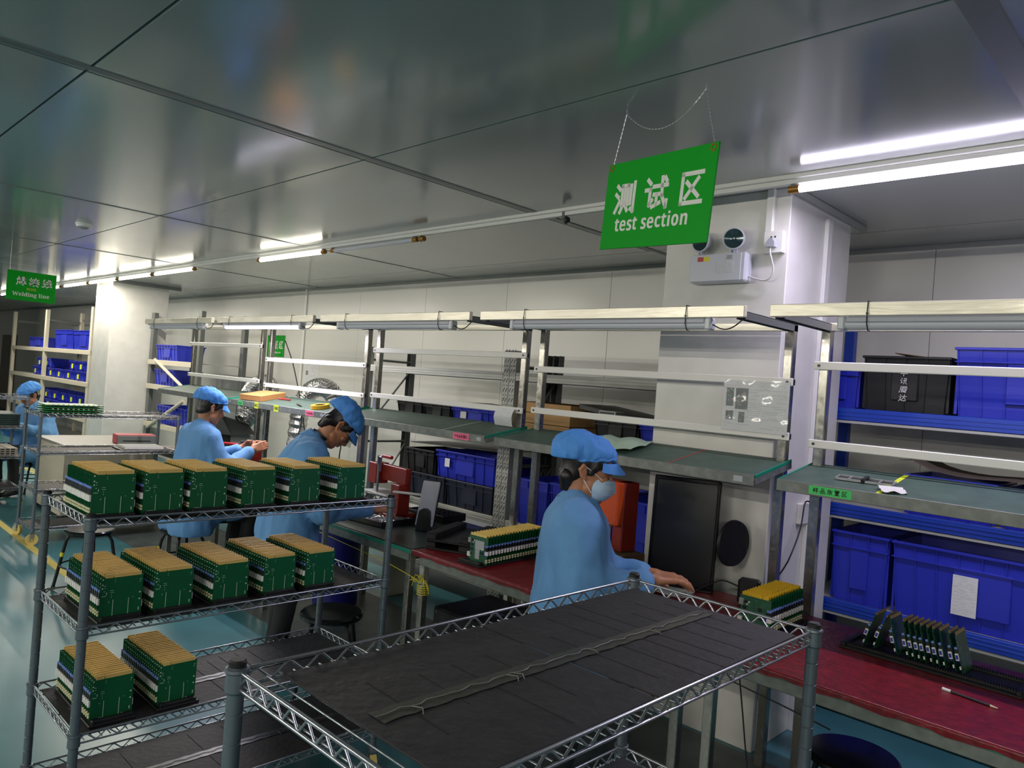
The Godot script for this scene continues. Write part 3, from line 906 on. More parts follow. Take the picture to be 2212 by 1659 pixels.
func bin(called: String, label: String, x0: float, x1: float, y0: float, h: float, z: float, depth: float, mat: Material, group := "", facing := 0.0) -> Node3D:
	var t := thing(called, label, "crate", Vector3((x0 + x1) * 0.5, y0, z), facing, group)
	var w := x1 - x0
	var hw := w * 0.5
	var tp := 0.02 + 0.015 * w
	var m := MB.new()
	var B0 := [Vector3(-hw + tp, 0, -tp), Vector3(hw - tp, 0, -tp), Vector3(hw - tp, 0, -depth + tp), Vector3(-hw + tp, 0, -depth + tp)]
	var B1 := [Vector3(-hw + 0.008, h, -0.008), Vector3(hw - 0.008, h, -0.008), Vector3(hw - 0.008, h, -depth + 0.008), Vector3(-hw + 0.008, h, -depth + 0.008)]
	var cc := Vector3(0, h * 0.5, -depth * 0.5)
	m.quad(B0[0], B0[1], B0[2], B0[3], Vector3.DOWN)
	for i in 4:
		var j := (i + 1) % 4
		var o: Vector3 = (B0[i] + B0[j] + B1[i] + B1[j]) * 0.25 - cc
		m.quad(B0[i], B0[j], B1[j], B1[i], o)
		var s := 0.955
		var c2 := Vector3(0, 0, -depth * 0.5)
		var I := []
		for p in [B0[i] + Vector3(0, 0.008, 0), B0[j] + Vector3(0, 0.008, 0), B1[j], B1[i]]: I.append(c2 + Vector3((p.x - c2.x) * s, p.y, (p.z - c2.z) * s))
		m.quad(I[0], I[1], I[2], I[3], -o)
	var I2 := []
	for p in B0: I2.append(Vector3(p.x * 0.95, 0.008, -depth * 0.5 + (p.z + depth * 0.5) * 0.95))
	m.quad(I2[0], I2[1], I2[2], I2[3], Vector3.UP)
	# ribs down the front and the visible sides, and a handle panel
	var nr := maxi(3, int(round(w / 0.11)))
	for i in nr + 1:
		var f := float(i) / nr
		var xb := lerpf(-hw + tp + 0.004, hw - tp - 0.004, f)
		var xt := lerpf(-hw + 0.012, hw - 0.012, f)
		var d := Vector3(xt - xb, h * 0.98, tp - 0.008)
		var bs := Basis(Vector3.RIGHT, d.normalized(), Vector3.RIGHT.cross(d.normalized()).normalized())
		m.box(Vector3((xb + xt) * 0.5, h * 0.49, -tp * 0.5 - 0.004), Vector3(0.006, h * 0.97, 0.014), 0.0, bs)
	for sx in [-1.0, 1.0]:
		for i in 4:
			var zz := -0.03 - (depth - 0.06) * i / 3.0
			m.box(Vector3(sx * (hw - tp * 0.5), h * 0.5, zz), Vector3(0.014, h * 0.95, 0.006))
	m.bb(-hw + 0.004, hw - 0.004, h * 0.78, h * 0.78 + 0.006, -0.01, 0.004)
	m.bb(-hw * 0.3, hw * 0.3, h * 0.2, h * 0.8, -tp - 0.004, -tp * 0.2, 0.004)
	part(t, "body", m, mat)
	var r := MB.new()
	r.bb(-hw, hw, h - 0.014, h, -0.012, 0.006, 0.002)
	r.bb(-hw, hw, h - 0.014, h, -depth - 0.006, -depth + 0.012, 0.002)
	r.bb(-hw, -hw + 0.014, h - 0.014, h, -depth, 0, 0.002)
	r.bb(hw - 0.014, hw, h - 0.014, h, -depth, 0, 0.002)
	part(t, "rim", r, mat)
	return t
func card_on(t: Node3D, x: float, y: float, w: float, h: float, mat: Material, called := "label_card", z := 0.0045) -> void:
	part(t, called, BX(x - w / 2, x + w / 2, y - h / 2, y + h / 2, z, z + 0.001), mat)
func build_racks() -> void:
	# grey pallet rack behind the middle benches
	var t := thing("storage_rack", "grey slotted storage rack behind the middle benches left of the near pillar", "rack")
	rack_frame(t, -5.95, -4.1, -4.66, 2.0, M.rackgrey)
	rack_frame(t, -4.077, -4.1, -4.66, 2.0, M.rackgrey)
	rack_frame(t, -4.01, -4.1, -4.66, 2.0, M.rackgrey)
	for b in [[-5.92, -4.11], [-3.975, -2.41]]:
		for y in [1.832, 1.388, 0.705, 0.2]:
			rack_beam(t, b[0], b[1], y, -4.1, M.rackgrey)
			rack_beam(t, b[0], b[1], y, -4.63, M.rackgrey)
			part(t, "deck", BX(b[0], b[1], y - 0.012, y - 0.002, -4.62, -4.11), M.rackdark)
	bin("storage_crate", "black crate with a yellow tag on the middle rack shelf, left of two", -5.44, -5.075, 1.39, 0.145, -4.1, 0.45, M.binblack)
	bin("storage_crate", "black crate with a white tag on the middle rack shelf, beside the blue crate", -5.065, -4.70, 1.39, 0.14, -4.1, 0.45, M.binblack)
	var b1 := bin("storage_crate", "blue crate with torn paper on the middle rack shelf behind the middle bench", -4.69, -4.13, 1.39, 0.14, -4.1, 0.45, M.binblue)
	card_on(b1, -0.12, 0.075, 0.07, 0.055, M.paper)
	var fl := MB.new()
	fl.box(Vector3(-4.42, 1.548, -4.33), Vector3(0.5, 0.006, 0.42), 0.001, Basis(Vector3(0, 0, 1), -0.05))
	single("lid_sheet", fl, M.binblack, "thin black sheet lying over the blue crate on the middle rack shelf", "sheet")
	bin("storage_crate", "dark slate crate at the bottom left of the stack behind the white stand", -5.26, -4.70, 0.71, 0.215, -4.1, 0.45, M.bindark)
	bin("storage_crate", "dark slate crate under the big blue crate behind the white stand", -4.69, -4.125, 0.71, 0.215, -4.1, 0.45, M.bindark)
	bin("storage_crate", "black crate stacked left of the big blue crate on a slate crate", -5.25, -4.86, 0.926, 0.2, -4.1, 0.45, M.binblack)
	var b2 := bin("storage_crate", "big blue crate with paper tag stacked on the slate crate beside the slotted post", -4.84, -4.125, 0.926, 0.225, -4.1, 0.45, M.binblue)
	card_on(b2, -0.2, 0.13, 0.06, 0.07, M.paper)
	var f2 := MB.new()
	f2.box(Vector3(-4.67, 1.19, -4.33), Vector3(1.1, 0.006, 0.42), 0.001, Basis(Vector3(0, 0, 1), 0.03))
	single("lid_sheet", f2, M.binblack, "long black sheet over the blue and black crates under the shelf", "sheet")
	# right bay
	for k in 3:
		var cb := thing("cardboard_carton", ["lowest carton of the stack behind the bench posts", "middle carton of the stack behind the bench posts", "top carton of the stack behind the bench posts"][k], "carton", Vector3(-3.66, 1.39 + 0.078 * k, -4.08))
		part(cb, "carton", BX(-0.235, 0.27, 0, 0.076, -0.42, 0, 0.002), M.card)
		part(cb, "seam", BX(-0.236, 0.271, 0.073, 0.076, -0.3, 0.0006), M.carddark)
	bin("storage_crate", "black crate right of the carton stack behind the masked woman's bench", -3.2, -2.83, 1.39, 0.155, -4.1, 0.45, M.binblack)
	bin("storage_crate", "blue crate between the black crate and the near pillar", -2.82, -2.42, 1.39, 0.155, -4.1, 0.45, M.binblue)
	var f3 := MB.new()
	f3.box(Vector3(-3.02, 1.6, -4.3), Vector3(0.62, 0.006, 0.42), 0.001, Basis(Vector3(0, 0, 1), -0.12))
	f3.box(Vector3(-3.02, 1.585, -4.1), Vector3(0.62, 0.03, 0.004), 0.0, Basis(Vector3(0, 0, 1), -0.12))
	single("lid_sheet", f3, M.binblack, "folded black sheet sloping over the crates beside the carton stack", "sheet")
	var tb := thing("parts_tray", "small grey gridded tray on the black crate behind the bench", "tray", Vector3(-3.07, 1.565, -4.08))
	part(tb, "tray", BX(-0.07, 0.07, 0, 0.045, -0.1, 0, 0.003), M.greyplast)
	var gr := MB.new()
	for i in 9:
		for j in 2: gr.bb(-0.06 + 0.0135 * i, -0.051 + 0.0135 * i, 0.008 + 0.016 * j, 0.019 + 0.016 * j, 0, 0.001)
	part(tb, "cell", gr, M.hole).set_meta("kind", "stuff")
	var bw := bin("storage_crate", "tall narrow blue crate just right of the slotted rack posts", -3.88, -3.56, 0.71, 0.335, -4.1, 0.45, M.binblue)
	bin("storage_crate", "tall blue crate half hidden behind the masked woman's head", -3.55, -2.97, 0.71, 0.345, -4.1, 0.45, M.binblue)
	var bz := bin("storage_crate", "tall blue crate with handwriting beside the orange press and pillar", -2.96, -2.5, 0.71, 0.325, -4.1, 0.45, M.binblue)
	for k in 2:
		part(bz, "handwriting", glyph(["da", "si"][k], Transform3D(Basis.IDENTITY, Vector3(0.06, 0.2 - 0.05 * k, 0.001)), 0.034, 0.004, 0.0006), M.ink)
	# blue rack right of the pillar
	var r := thing("storage_rack", "blue beamed storage rack right of the near pillar", "rack")
	for x in [-1.85, 1.1]:
		for z in [-4.46, -5.02]: part(r, "upright", BX(x - 0.03, x + 0.03, 0, 2.3, z - 0.03, z + 0.03, 0.003), M.beamblue)
	for y in [1.748, 1.198, 0.648, 0.18]:
		for z in [-4.42, -4.99]: rack_beam(r, -1.82, 1.07, y, z, M.beamblue, 0.07)
		part(r, "deck", BX(-1.82, 1.07, y - 0.086, y - 0.072, -4.99, -4.425), M.rackgrey)
		part(r, "deck_sheet", BX(-1.82, 1.07, y - 0.004, y, -4.95, -4.457), M.rackgrey)
	bin("storage_crate", "dark blue crate at the pillar on the upper blue rack shelf", -1.79, -1.58, 1.749, 0.24, -4.46, 0.4, M.binblue)
	var bk := bin("storage_crate", "black crate with white handwriting on the upper blue rack shelf", -1.56, -1.108, 1.749, 0.305, -4.43, 0.45, M.binblack)
	var hand := ["hua", "xun", "teng", "da"]
	for k in 4: part(bk, "handwriting", glyph(hand[k], Transform3D(Basis.IDENTITY, Vector3(0.0, 0.215 - 0.046 * k, 0.004)), 0.038, 0.0034, 0.0006, 0.2), M.paper)
	var cd := MB.new()
	cd.box(Vector3(-1.3, 2.063, -4.62), Vector3(0.24, 0.005, 0.2), 0.001, Basis(Vector3(0, 0, 1), -0.12))
	single("cardboard_flap", cd, M.carddark, "brown cardboard corner sticking out of the black crate", "cardboard")
	bin("storage_crate", "large glossy blue crate at the upper right of the blue rack", -1.098, -0.42, 1.749, 0.36, -4.43, 0.46, M.binblue)
	bin("storage_crate", "low blue crate behind the right shelf, left one of two", -1.3, -0.86, 1.199, 0.215, -4.43, 0.45, M.binblue)
	bin("storage_crate", "low blue crate behind the right shelf at the frame edge", -0.85, -0.38, 1.199, 0.205, -4.43, 0.45, M.binblue)
	var cs := MB.new()
	var pts := []
	for j in 5:
		for i in 15:
			var f := i / 14.0
			pts.append(Vector3(-1.33 + 1.0 * f, 1.445 + 0.05 * exp(-pow((f - 0.04) * 12.0, 2)) - 0.015 * f + 0.006 * sin(f * 14.0), -4.43 - 0.1 * j))
	cs.grid(pts, 15, 0.005)
	single("cardboard_sheet", cs, std(C8(86, 76, 66), 0.8), "bent dark cardboard sheet over the low blue crates", "cardboard")
	bin("storage_crate", "smaller dim blue crate beside the pillar on the lower blue rack shelf", -1.66, -1.345, 0.65, 0.395, -4.43, 0.45, M.binblue)
	var bg := bin("storage_crate", "biggest blue crate with a white card on the lower blue rack shelf", -1.335, -0.47, 0.65, 0.395, -4.43, 0.46, M.binblue)
	part(bg, "label_card", BX(-0.126, -0.012, 0.075, 0.279, 0.007, 0.008), M.doc3)
	# far left rack behind the far pillar, seen past it
	var q := thing("storage_rack", "beige storage rack with blue bins at the far left behind the far pillar", "rack")
	for x in [-19.0, -16.5, -13.75]:
		for z in [-4.0, -4.6]:
			part(q, "upright", BX(x - 0.05, x + 0.05, 0, 2.52, z - 0.03, z + 0.03, 0.003), M.beige)
	for x in [-19.0, -16.5, -13.75]: part(q, "tie", BX(x - 0.015, x + 0.015, 2.3, 2.34, -4.6, -4.0), M.rackdark)
	part(q, "back_tie", BX(-19, -13.7, 2.36, 2.4, -4.63, -4.6), M.rackdark)
	for y in [1.79, 1.25, 0.66, 0.2]:
		part(q, "beam", BX(-18.95, -13.7, y - 0.075, y, -4.0, -3.965, 0.003), M.beige)
		part(q, "deck", BX(-18.95, -13.7, y - 0.02, y - 0.005, -4.6, -4.0), M.rackgrey)
	var rng := RandomNumberGenerator.new()
	rng.seed = 5
	var spec := [[-17.95, -16.7, 1.79, 0.2, "long blue bin on the top shelf of the far left rack"], [-16.1, -15.0, 1.79, 0.35, "tall blue bin on the top far rack shelf, left of two"], [-14.95, -13.9, 1.79, 0.34, "tall blue bin on the top far rack shelf beside the pillar"]]
	for s in spec: bin("storage_crate", s[4], s[0], s[1], s[2], s[3], -4.04, 0.42, M.binblue)
	var n := 0
	for y in [1.25, 0.66]:
		for row in 2:
			var x := -17.5 + 0.3 * row
			while x < -14.0:
				var w := rng.randf_range(0.42, 0.55)
				if not (y > 1.0 and x > -16.45 and x < -15.6 and row == 1):
					var bb := bin("storage_crate", "small blue bin with yellow tag stacked on the lower shelves of the far left rack", x, x + w, y + 0.175 * row, 0.165, -4.04, 0.4, M.binblue, "tagged bins on the far left rack")
					card_on(bb, 0.0, 0.07, 0.1, 0.08, M.noteyellow)
				x += w + 0.04
	n = 0
	# rack end beside the far pillar
	var e := thing("storage_rack", "grey rack end with braces between the far pillar and the farthest bench", "rack")
	for x in [-9.78, -11.4]:
		part(e, "upright", BX(x - 0.05, x + 0.05, 0, 2.4, -4.16, -4.1, 0.003), M.rackdark)
		part(e, "upright", BX(x - 0.05, x + 0.05, 0, 2.4, -4.76, -4.7, 0.003), M.rackdark)
	for y in [2.28, 1.72, 1.37, 0.83]: part(e, "beam", BX(-11.4, -9.8, y - 0.07, y, -4.1, -4.07, 0.003), M.beige)
	for y in [1.72, 1.37, 0.83]: part(e, "deck", BX(-11.4, -9.8, y - 0.02, y - 0.005, -4.7, -4.1), M.rackgrey)
	var br := MB.new()
	br.tube([Vector3(-11.1, 1.72, -4.06), Vector3(-9.82, 1.3, -4.06)], 0.028, 4)
	br.tube([Vector3(-11.2, 0.75, -4.06), Vector3(-10.0, 1.2, -4.06)], 0.028, 4)
	part(e, "brace", br, M.beige)
	bin("storage_crate", "blue bin on the upper rack shelf just right of the far pillar", -11.2, -10.45, 1.72, 0.22, -4.1, 0.4, M.binblue)
	bin("storage_crate", "dark blue bin below the upper one, just right of the far pillar", -11.2, -10.5, 1.37, 0.22, -4.1, 0.4, M.binblue)
	bin("storage_crate", "wide blue bin low on the rack behind the seated man's back", -11.0, -9.9, 0.83, 0.26, -4.1, 0.4, M.binblue)
# ---------------------------------------------------------------- wire trolleys
func post_mesh(h: float, r: float) -> MB:
	var m := MB.new()
	var pr := [Vector2(0, 0)]
	var y := 0.0
	pr.append(Vector2(r, 0))
	while y + 0.0508 < h:
		y += 0.0508
		pr.append(Vector2(r, y - 0.002)); pr.append(Vector2(r - 0.0014, y - 0.001)); pr.append(Vector2(r - 0.0014, y)); pr.append(Vector2(r, y + 0.001))
	pr.append(Vector2(r, h - 0.004)); pr.append(Vector2(r - 0.003, h)); pr.append(Vector2(0, h))
	m.lathe(pr, 16)
	return m
func truss(a: Vector3, b: Vector3, r: float, drop: float, pitch: float) -> MB:
	var m := MB.new()
	m.tube([a, b], r, 8)
	m.tube([a - Vector3(0, drop, 0), b - Vector3(0, drop, 0)], r * 0.9, 8)
	var L := a.distance_to(b)
	var n := int(L / pitch)
	var pts := []
	var d := (b - a).normalized()
	for i in n * 2 + 1:
		var f := (L - n * pitch) * 0.5 + pitch * 0.5 * i
		var top := i % 2 == 1
		var y := -r * 1.2 if top else -drop + r * 1.2
		pts.append(a + d * (f - pitch * 0.07) + Vector3(0, y, 0))
		pts.append(a + d * (f + pitch * 0.07) + Vector3(0, y, 0))
	m.tube(pts, r * 0.72, 6)
	return m
func trolley(label: String, x0: float, x1: float, z0: float, z1: float, heights: Array, top: float, base: float) -> Node3D:
	# x0 < x1, z0 (back) < z1 (front); heights are those of the shelf rims
	var t := thing("wire_trolley", label, "trolley", Vector3((x0 + x1) * 0.5, 0, (z0 + z1) * 0.5))
	var hx := (x1 - x0) * 0.5
	var hz := (z1 - z0) * 0.5
	var pm := post_mesh(top - base, 0.0148).mesh()
	for sx in [-1, 1]:
		for sz in [-1, 1]:
			var p := part(t, "post", pm, M.post)
			p.position = Vector3(sx * hx, base, sz * hz)
			var cp := MB.new()
			cp.lathe([Vector2(0, 0.004), Vector2(0.012, 0.004), Vector2(0.0152, 0.001), Vector2(0.0152, -0.008)], 16, Transform3D(Basis.IDENTITY, Vector3(0, top - base, 0)))
			part(p, "cap", cp, M.black)
			for h in heights:
				var c := MB.new()
				c.lathe([Vector2(0.0158, 0.006), Vector2(0.0205, 0.005), Vector2(0.0212, 0.0), Vector2(0.0185, -0.003), Vector2(0.0195, -0.034), Vector2(0.0165, -0.038)], 18, Transform3D(Basis.IDENTITY, Vector3(0, h - base, 0)))
				part(p, "collar", c, M.post)
			var w := part(t, "caster", BX(-0.022, 0.022, 0.062, base, -0.016, 0.016, 0.004), M.chrome)
			w.position = Vector3(sx * hx, 0, sz * hz)
			w.rotation.y = 0.5 * sx + 0.9 * sz
			var wh := MB.new()
			wh.cyl(Vector3(0.0, 0.05, -0.014), Vector3(0.0, 0.05, 0.014), 0.05, -1.0, 20)
			var fk := MB.new()
			for s in [-1.0, 1.0]: fk.bb(-0.018, 0.012, 0.04, 0.11, s * 0.021 - 0.002, s * 0.021 + 0.002, 0.001)
			fk.bb(-0.02, 0.02, 0.1, 0.112, -0.023, 0.023, 0.002)
			wh.box(Vector3.ZERO + Vector3(0, 0.05, 0), Vector3(0.012, 0.012, 0.05), 0.002)
			part(w, "wheel", wh, M.castor)
			part(w, "fork", fk, M.chrome)
	for h in heights:
		var s := part(t, "shelf", truss(Vector3(-hx, h, -hz), Vector3(-hx, h, hz), 0.0036, 0.029, 0.066), M.chrome)
		part(s, "rail", truss(Vector3(hx, h, -hz), Vector3(hx, h, hz), 0.0036, 0.029, 0.066), M.chrome)
		part(s, "rail", truss(Vector3(-hx, h, -hz), Vector3(hx, h, -hz), 0.0036, 0.029, 0.05), M.chrome)
		part(s, "rail", truss(Vector3(-hx, h, hz), Vector3(hx, h, hz), 0.0036, 0.029, 0.05), M.chrome)
		var wd := MB.new()
		var z := -hz + 0.02
		while z < hz:
			wd.tube([Vector3(-hx, h - 0.022, z), Vector3(hx, h - 0.022, z)], 0.002, 5)
			z += 0.0265
		for x in [-0.4, 0.0, 0.4]: wd.tube([Vector3(hx * x * 2.0, h - 0.027, -hz), Vector3(hx * x * 2.0, h - 0.027, hz)], 0.0028, 5)
		part(s, "wire_deck", wd, M.chrome).set_meta("kind", "stuff")
	return t
func liner(label: String, x0: float, x1: float, z0: float, z1: float, y: float, slits: Array, gap := 99.0, taped := true) -> void:
	# a black plastic sheet on the wires: two lengths with a gap, cut by slits, held with tape
	var t := thing("shelf_liner", label, "liner", Vector3(0, y, 0))
	var zc := gap if gap < 90.0 else z0
	if gap < 90.0:
		part(t, "sheet", BX(x0, x1, 0, 0.004, zc + 0.004, z1, 0.001), M.liner)
		var m := MB.new()
		m.box(Vector3((x0 + x1) * 0.5, 0.002, (z0 + zc) * 0.5 - 0.002), Vector3(x1 - x0, 0.004, zc - z0 - 0.004), 0.001, Basis(Vector3.UP, 0.006))
		part(t, "sheet", m, M.liner)
	else:
		part(t, "sheet", BX(x0, x1, 0, 0.004, z0, z1, 0.001), M.liner)
	for s in slits:
		var k := MB.new()
		var a := Vector3(lerpf(x0, x1, s[1]), 0.0042, s[0])
		var b := Vector3(lerpf(x0, x1, s[2]), 0.0042, s[0] + s[3])
		var d := (b - a)
		k.box((a + b) * 0.5, Vector3(d.length(), 0.0008, 0.0026), 0.0, Basis(Vector3.UP, -atan2(d.z, d.x)))
		part(t, "slit", k, M.hole)
	if taped:
		var pts := []
		var xm := (x0 + x1) * 0.5 + 0.01
		for i in 49:
			var f := i / 48.0
			for e in [-1.0, 1.0]:
				pts.append(Vector3(xm + e * 0.022 + 0.002 * sin(i * 2.3 + e), 0.0052 + 0.0012 * absf(sin(i * 1.9)), lerpf(z1 - 0.03, z0 + 0.03, f)))
		var tp := MB.new()
		tp.grid(pts, 2)
		part(t, "tape", tp, M.tape)
		var fold := MB.new()
		var q := []
		for i in 60:
			q.append(Vector3(xm + 0.006 * sin(i * 1.7) * sin(i * 0.37), 0.0078, lerpf(z1 - 0.03, z0 + 0.03, i / 59.0)))
		fold.tube(q, 0.0012, 5)
		for i in [4, 17, 18, 31, 44]:
			var c: Vector3 = q[i]
			fold.tube([c, c + Vector3(0.02, 0.002, 0.01 * sin(i)), c + Vector3(0.035, 0.001, 0.004)], 0.001, 4)
		part(t, "tape_crease", fold, M.cleartape)
# ---------------------------------------------------------------- circuit boards
var board_master: Node3D
func make_board(called: String, face: bool) -> Node3D:
	# stands on its lower edge, plane across x; the component side looks to -x
	var t := thing(called, "green circuit board", "circuit board")
	var W := 0.1345
	var H := 0.141
	var b := part(t, "board", BX(-0.0008, 0.0008, 0, H, -W / 2, W / 2), M.pcb)
	var s := MB.new()
	s.quad(Vector3(0.0011, 0, W / 2), Vector3(0.0011, 0, -W / 2), Vector3(0.0011, H, -W / 2), Vector3(0.0011, H, W / 2), Vector3.RIGHT, true)
	part(b, "solder_side", s, M.pcbsolder)
	var g := MB.new()
	g.bb(-0.0014, 0.0014, H - 0.0025, H + 0.0105, 0.0285, 0.054)
	g.bb(-0.0014, 0.0014, H - 0.0025, H + 0.0105, -0.06, 0.026)
	part(t, "gold_edge", g, M.gold)
	var fp := MB.new()
	for q in [[0.0285, 0.054], [-0.06, 0.026]]:
		fp.quad(Vector3(0.0018, H - 0.001, q[1]), Vector3(0.0018, H - 0.001, q[0]), Vector3(0.0018, H + 0.0095, q[0]), Vector3(0.0018, H + 0.0095, q[1]), Vector3.RIGHT, true)
	part(t, "fingers", fp, M.fingers)
	part(t, "blue_connector", BX(-0.011, -0.0008, 0.092, 0.1, 0.053, 0.071, 0.001), M.lightblue)
	part(t, "black_connector", BX(-0.0115, -0.0008, 0.072, 0.092, 0.052, 0.07, 0.001), M.chip)
	part(t, "white_connector", BX(-0.0105, -0.0008, 0.05, 0.071, 0.054, 0.0735, 0.001), M.whiteconn)
	var vg := part(t, "port", BX(-0.0105, -0.0008, 0.044, 0.066, 0.045, 0.054, 0.001), M.blueconn)
	var cr := MB.new()
	for k in 2: cr.bb(-0.0105, -0.0008, 0.012 + 0.01 * k, 0.019 + 0.01 * k, 0.06, 0.071, 0.001)
	part(t, "cream_connector", cr, M.creamconn)
	part(t, "grey_connector", BX(-0.0115, -0.0008, 0.098, 0.124, -0.0685, -0.05, 0.001), M.greyplast)
	part(t, "white_connector", BX(-0.0115, -0.0008, 0.026, 0.05, -0.0705, -0.052, 0.001), M.whiteconn)
	var sl := MB.new()
	sl.bb(-0.009, -0.0008, 0.055, 0.1, -0.0668, -0.064)
	sl.bb(-0.006, -0.0008, 0.004, 0.014, -0.069, -0.058)
	part(t, "slot", sl, M.chip)
	return t
func add_face(t: Node3D) -> void:
	# what only the board at the near end of a stack shows: chips and a cooling plate
	var H := 0.141
	var s := MB.new()
	s.quad(Vector3(-0.0011, 0, -0.067), Vector3(-0.0011, 0, 0.067), Vector3(-0.0011, H, 0.067), Vector3(-0.0011, H, -0.067), Vector3.LEFT, true)
	part(t, "component_side", s, M.pcbface)
	for q in [[0.02, 0.092, 0.018, M.chip], [0.03, 0.055, 0.012, M.chip], [0.014, 0.055, 0.012, M.chip], [-0.042, 0.112, 0.014, M.chip], [-0.045, 0.088, 0.016, M.chip], [-0.048, 0.066, 0.02, M.chip], [-0.052, 0.04, 0.012, M.chip]]:
		part(t, "chip", BX(-0.0035, -0.001, q[1] - q[2] * 0.4, q[1] + q[2] * 0.4, q[0] - q[2] * 0.5, q[0] + q[2] * 0.5, 0.0005), q[3])
	for q in [[-0.034, 0.104], [-0.026, 0.114], [-0.05, 0.03], [0.034, 0.074]]:
		var c := MB.new()
		c.cyl(Vector3(-0.001, q[1], q[0]), Vector3(-0.008, q[1], q[0]), 0.0035, -1.0, 10)
		part(t, "capacitor", c, M.whiteconn)
func stack(master: Node3D, n: int, a: Vector3, b: Vector3, turn: float, label: String, group: String, first: String, sd: int, lean := 0.0) -> void:
	# n boards from the near end a to the far end b; the near one has a label of its own
	var r := RandomNumberGenerator.new()
	r.seed = sd
	for i in n:
		var f := float(i) / (n - 1)
		var p := a.lerp(b, f) + Vector3(0, r.randf_range(-0.0004, 0.0004), 0)
		var o := dup(master, p, first if i == 0 and first else label, group)
		o.rotation = Vector3(0, turn + r.randf_range(-0.008, 0.008), lean + r.randf_range(-0.012, 0.012))
func board_tray(label: String, c: Vector3, length: float, width: float, turn: float) -> void:
	# a black slotted holder, long side along its x
	var t := thing("board_holder", label, "board holder", c, turn)
	var m := MB.new()
	m.bb(-length / 2, length / 2, 0, 0.009, -width / 2, width / 2, 0.002)
	for s in [-1.0, 1.0]: m.bb(-length / 2 + 0.01, length / 2 - 0.01, 0.008, 0.017, s * width * 0.34 - 0.012, s * width * 0.34 + 0.012, 0.002)
	for s in [-1.0, 1.0]: m.bb(s * (length / 2 - 0.012) - 0.01, s * (length / 2 - 0.012) + 0.01, 0.004, 0.022, -width / 2 + 0.01, width / 2 - 0.01, 0.003)
	part(t, "base", m, M.black)
	var k := MB.new()
	var n := int(length / 0.0085)
	for i in n:
		for s in [-1.0, 1.0]: k.bb(-length / 2 + 0.014 + 0.0085 * i, -length / 2 + 0.0175 + 0.0085 * i, 0.016, 0.0215, s * width * 0.34 - 0.012, s * width * 0.34 + 0.012)
	part(t, "rib", k, M.black).set_meta("kind", "stuff")
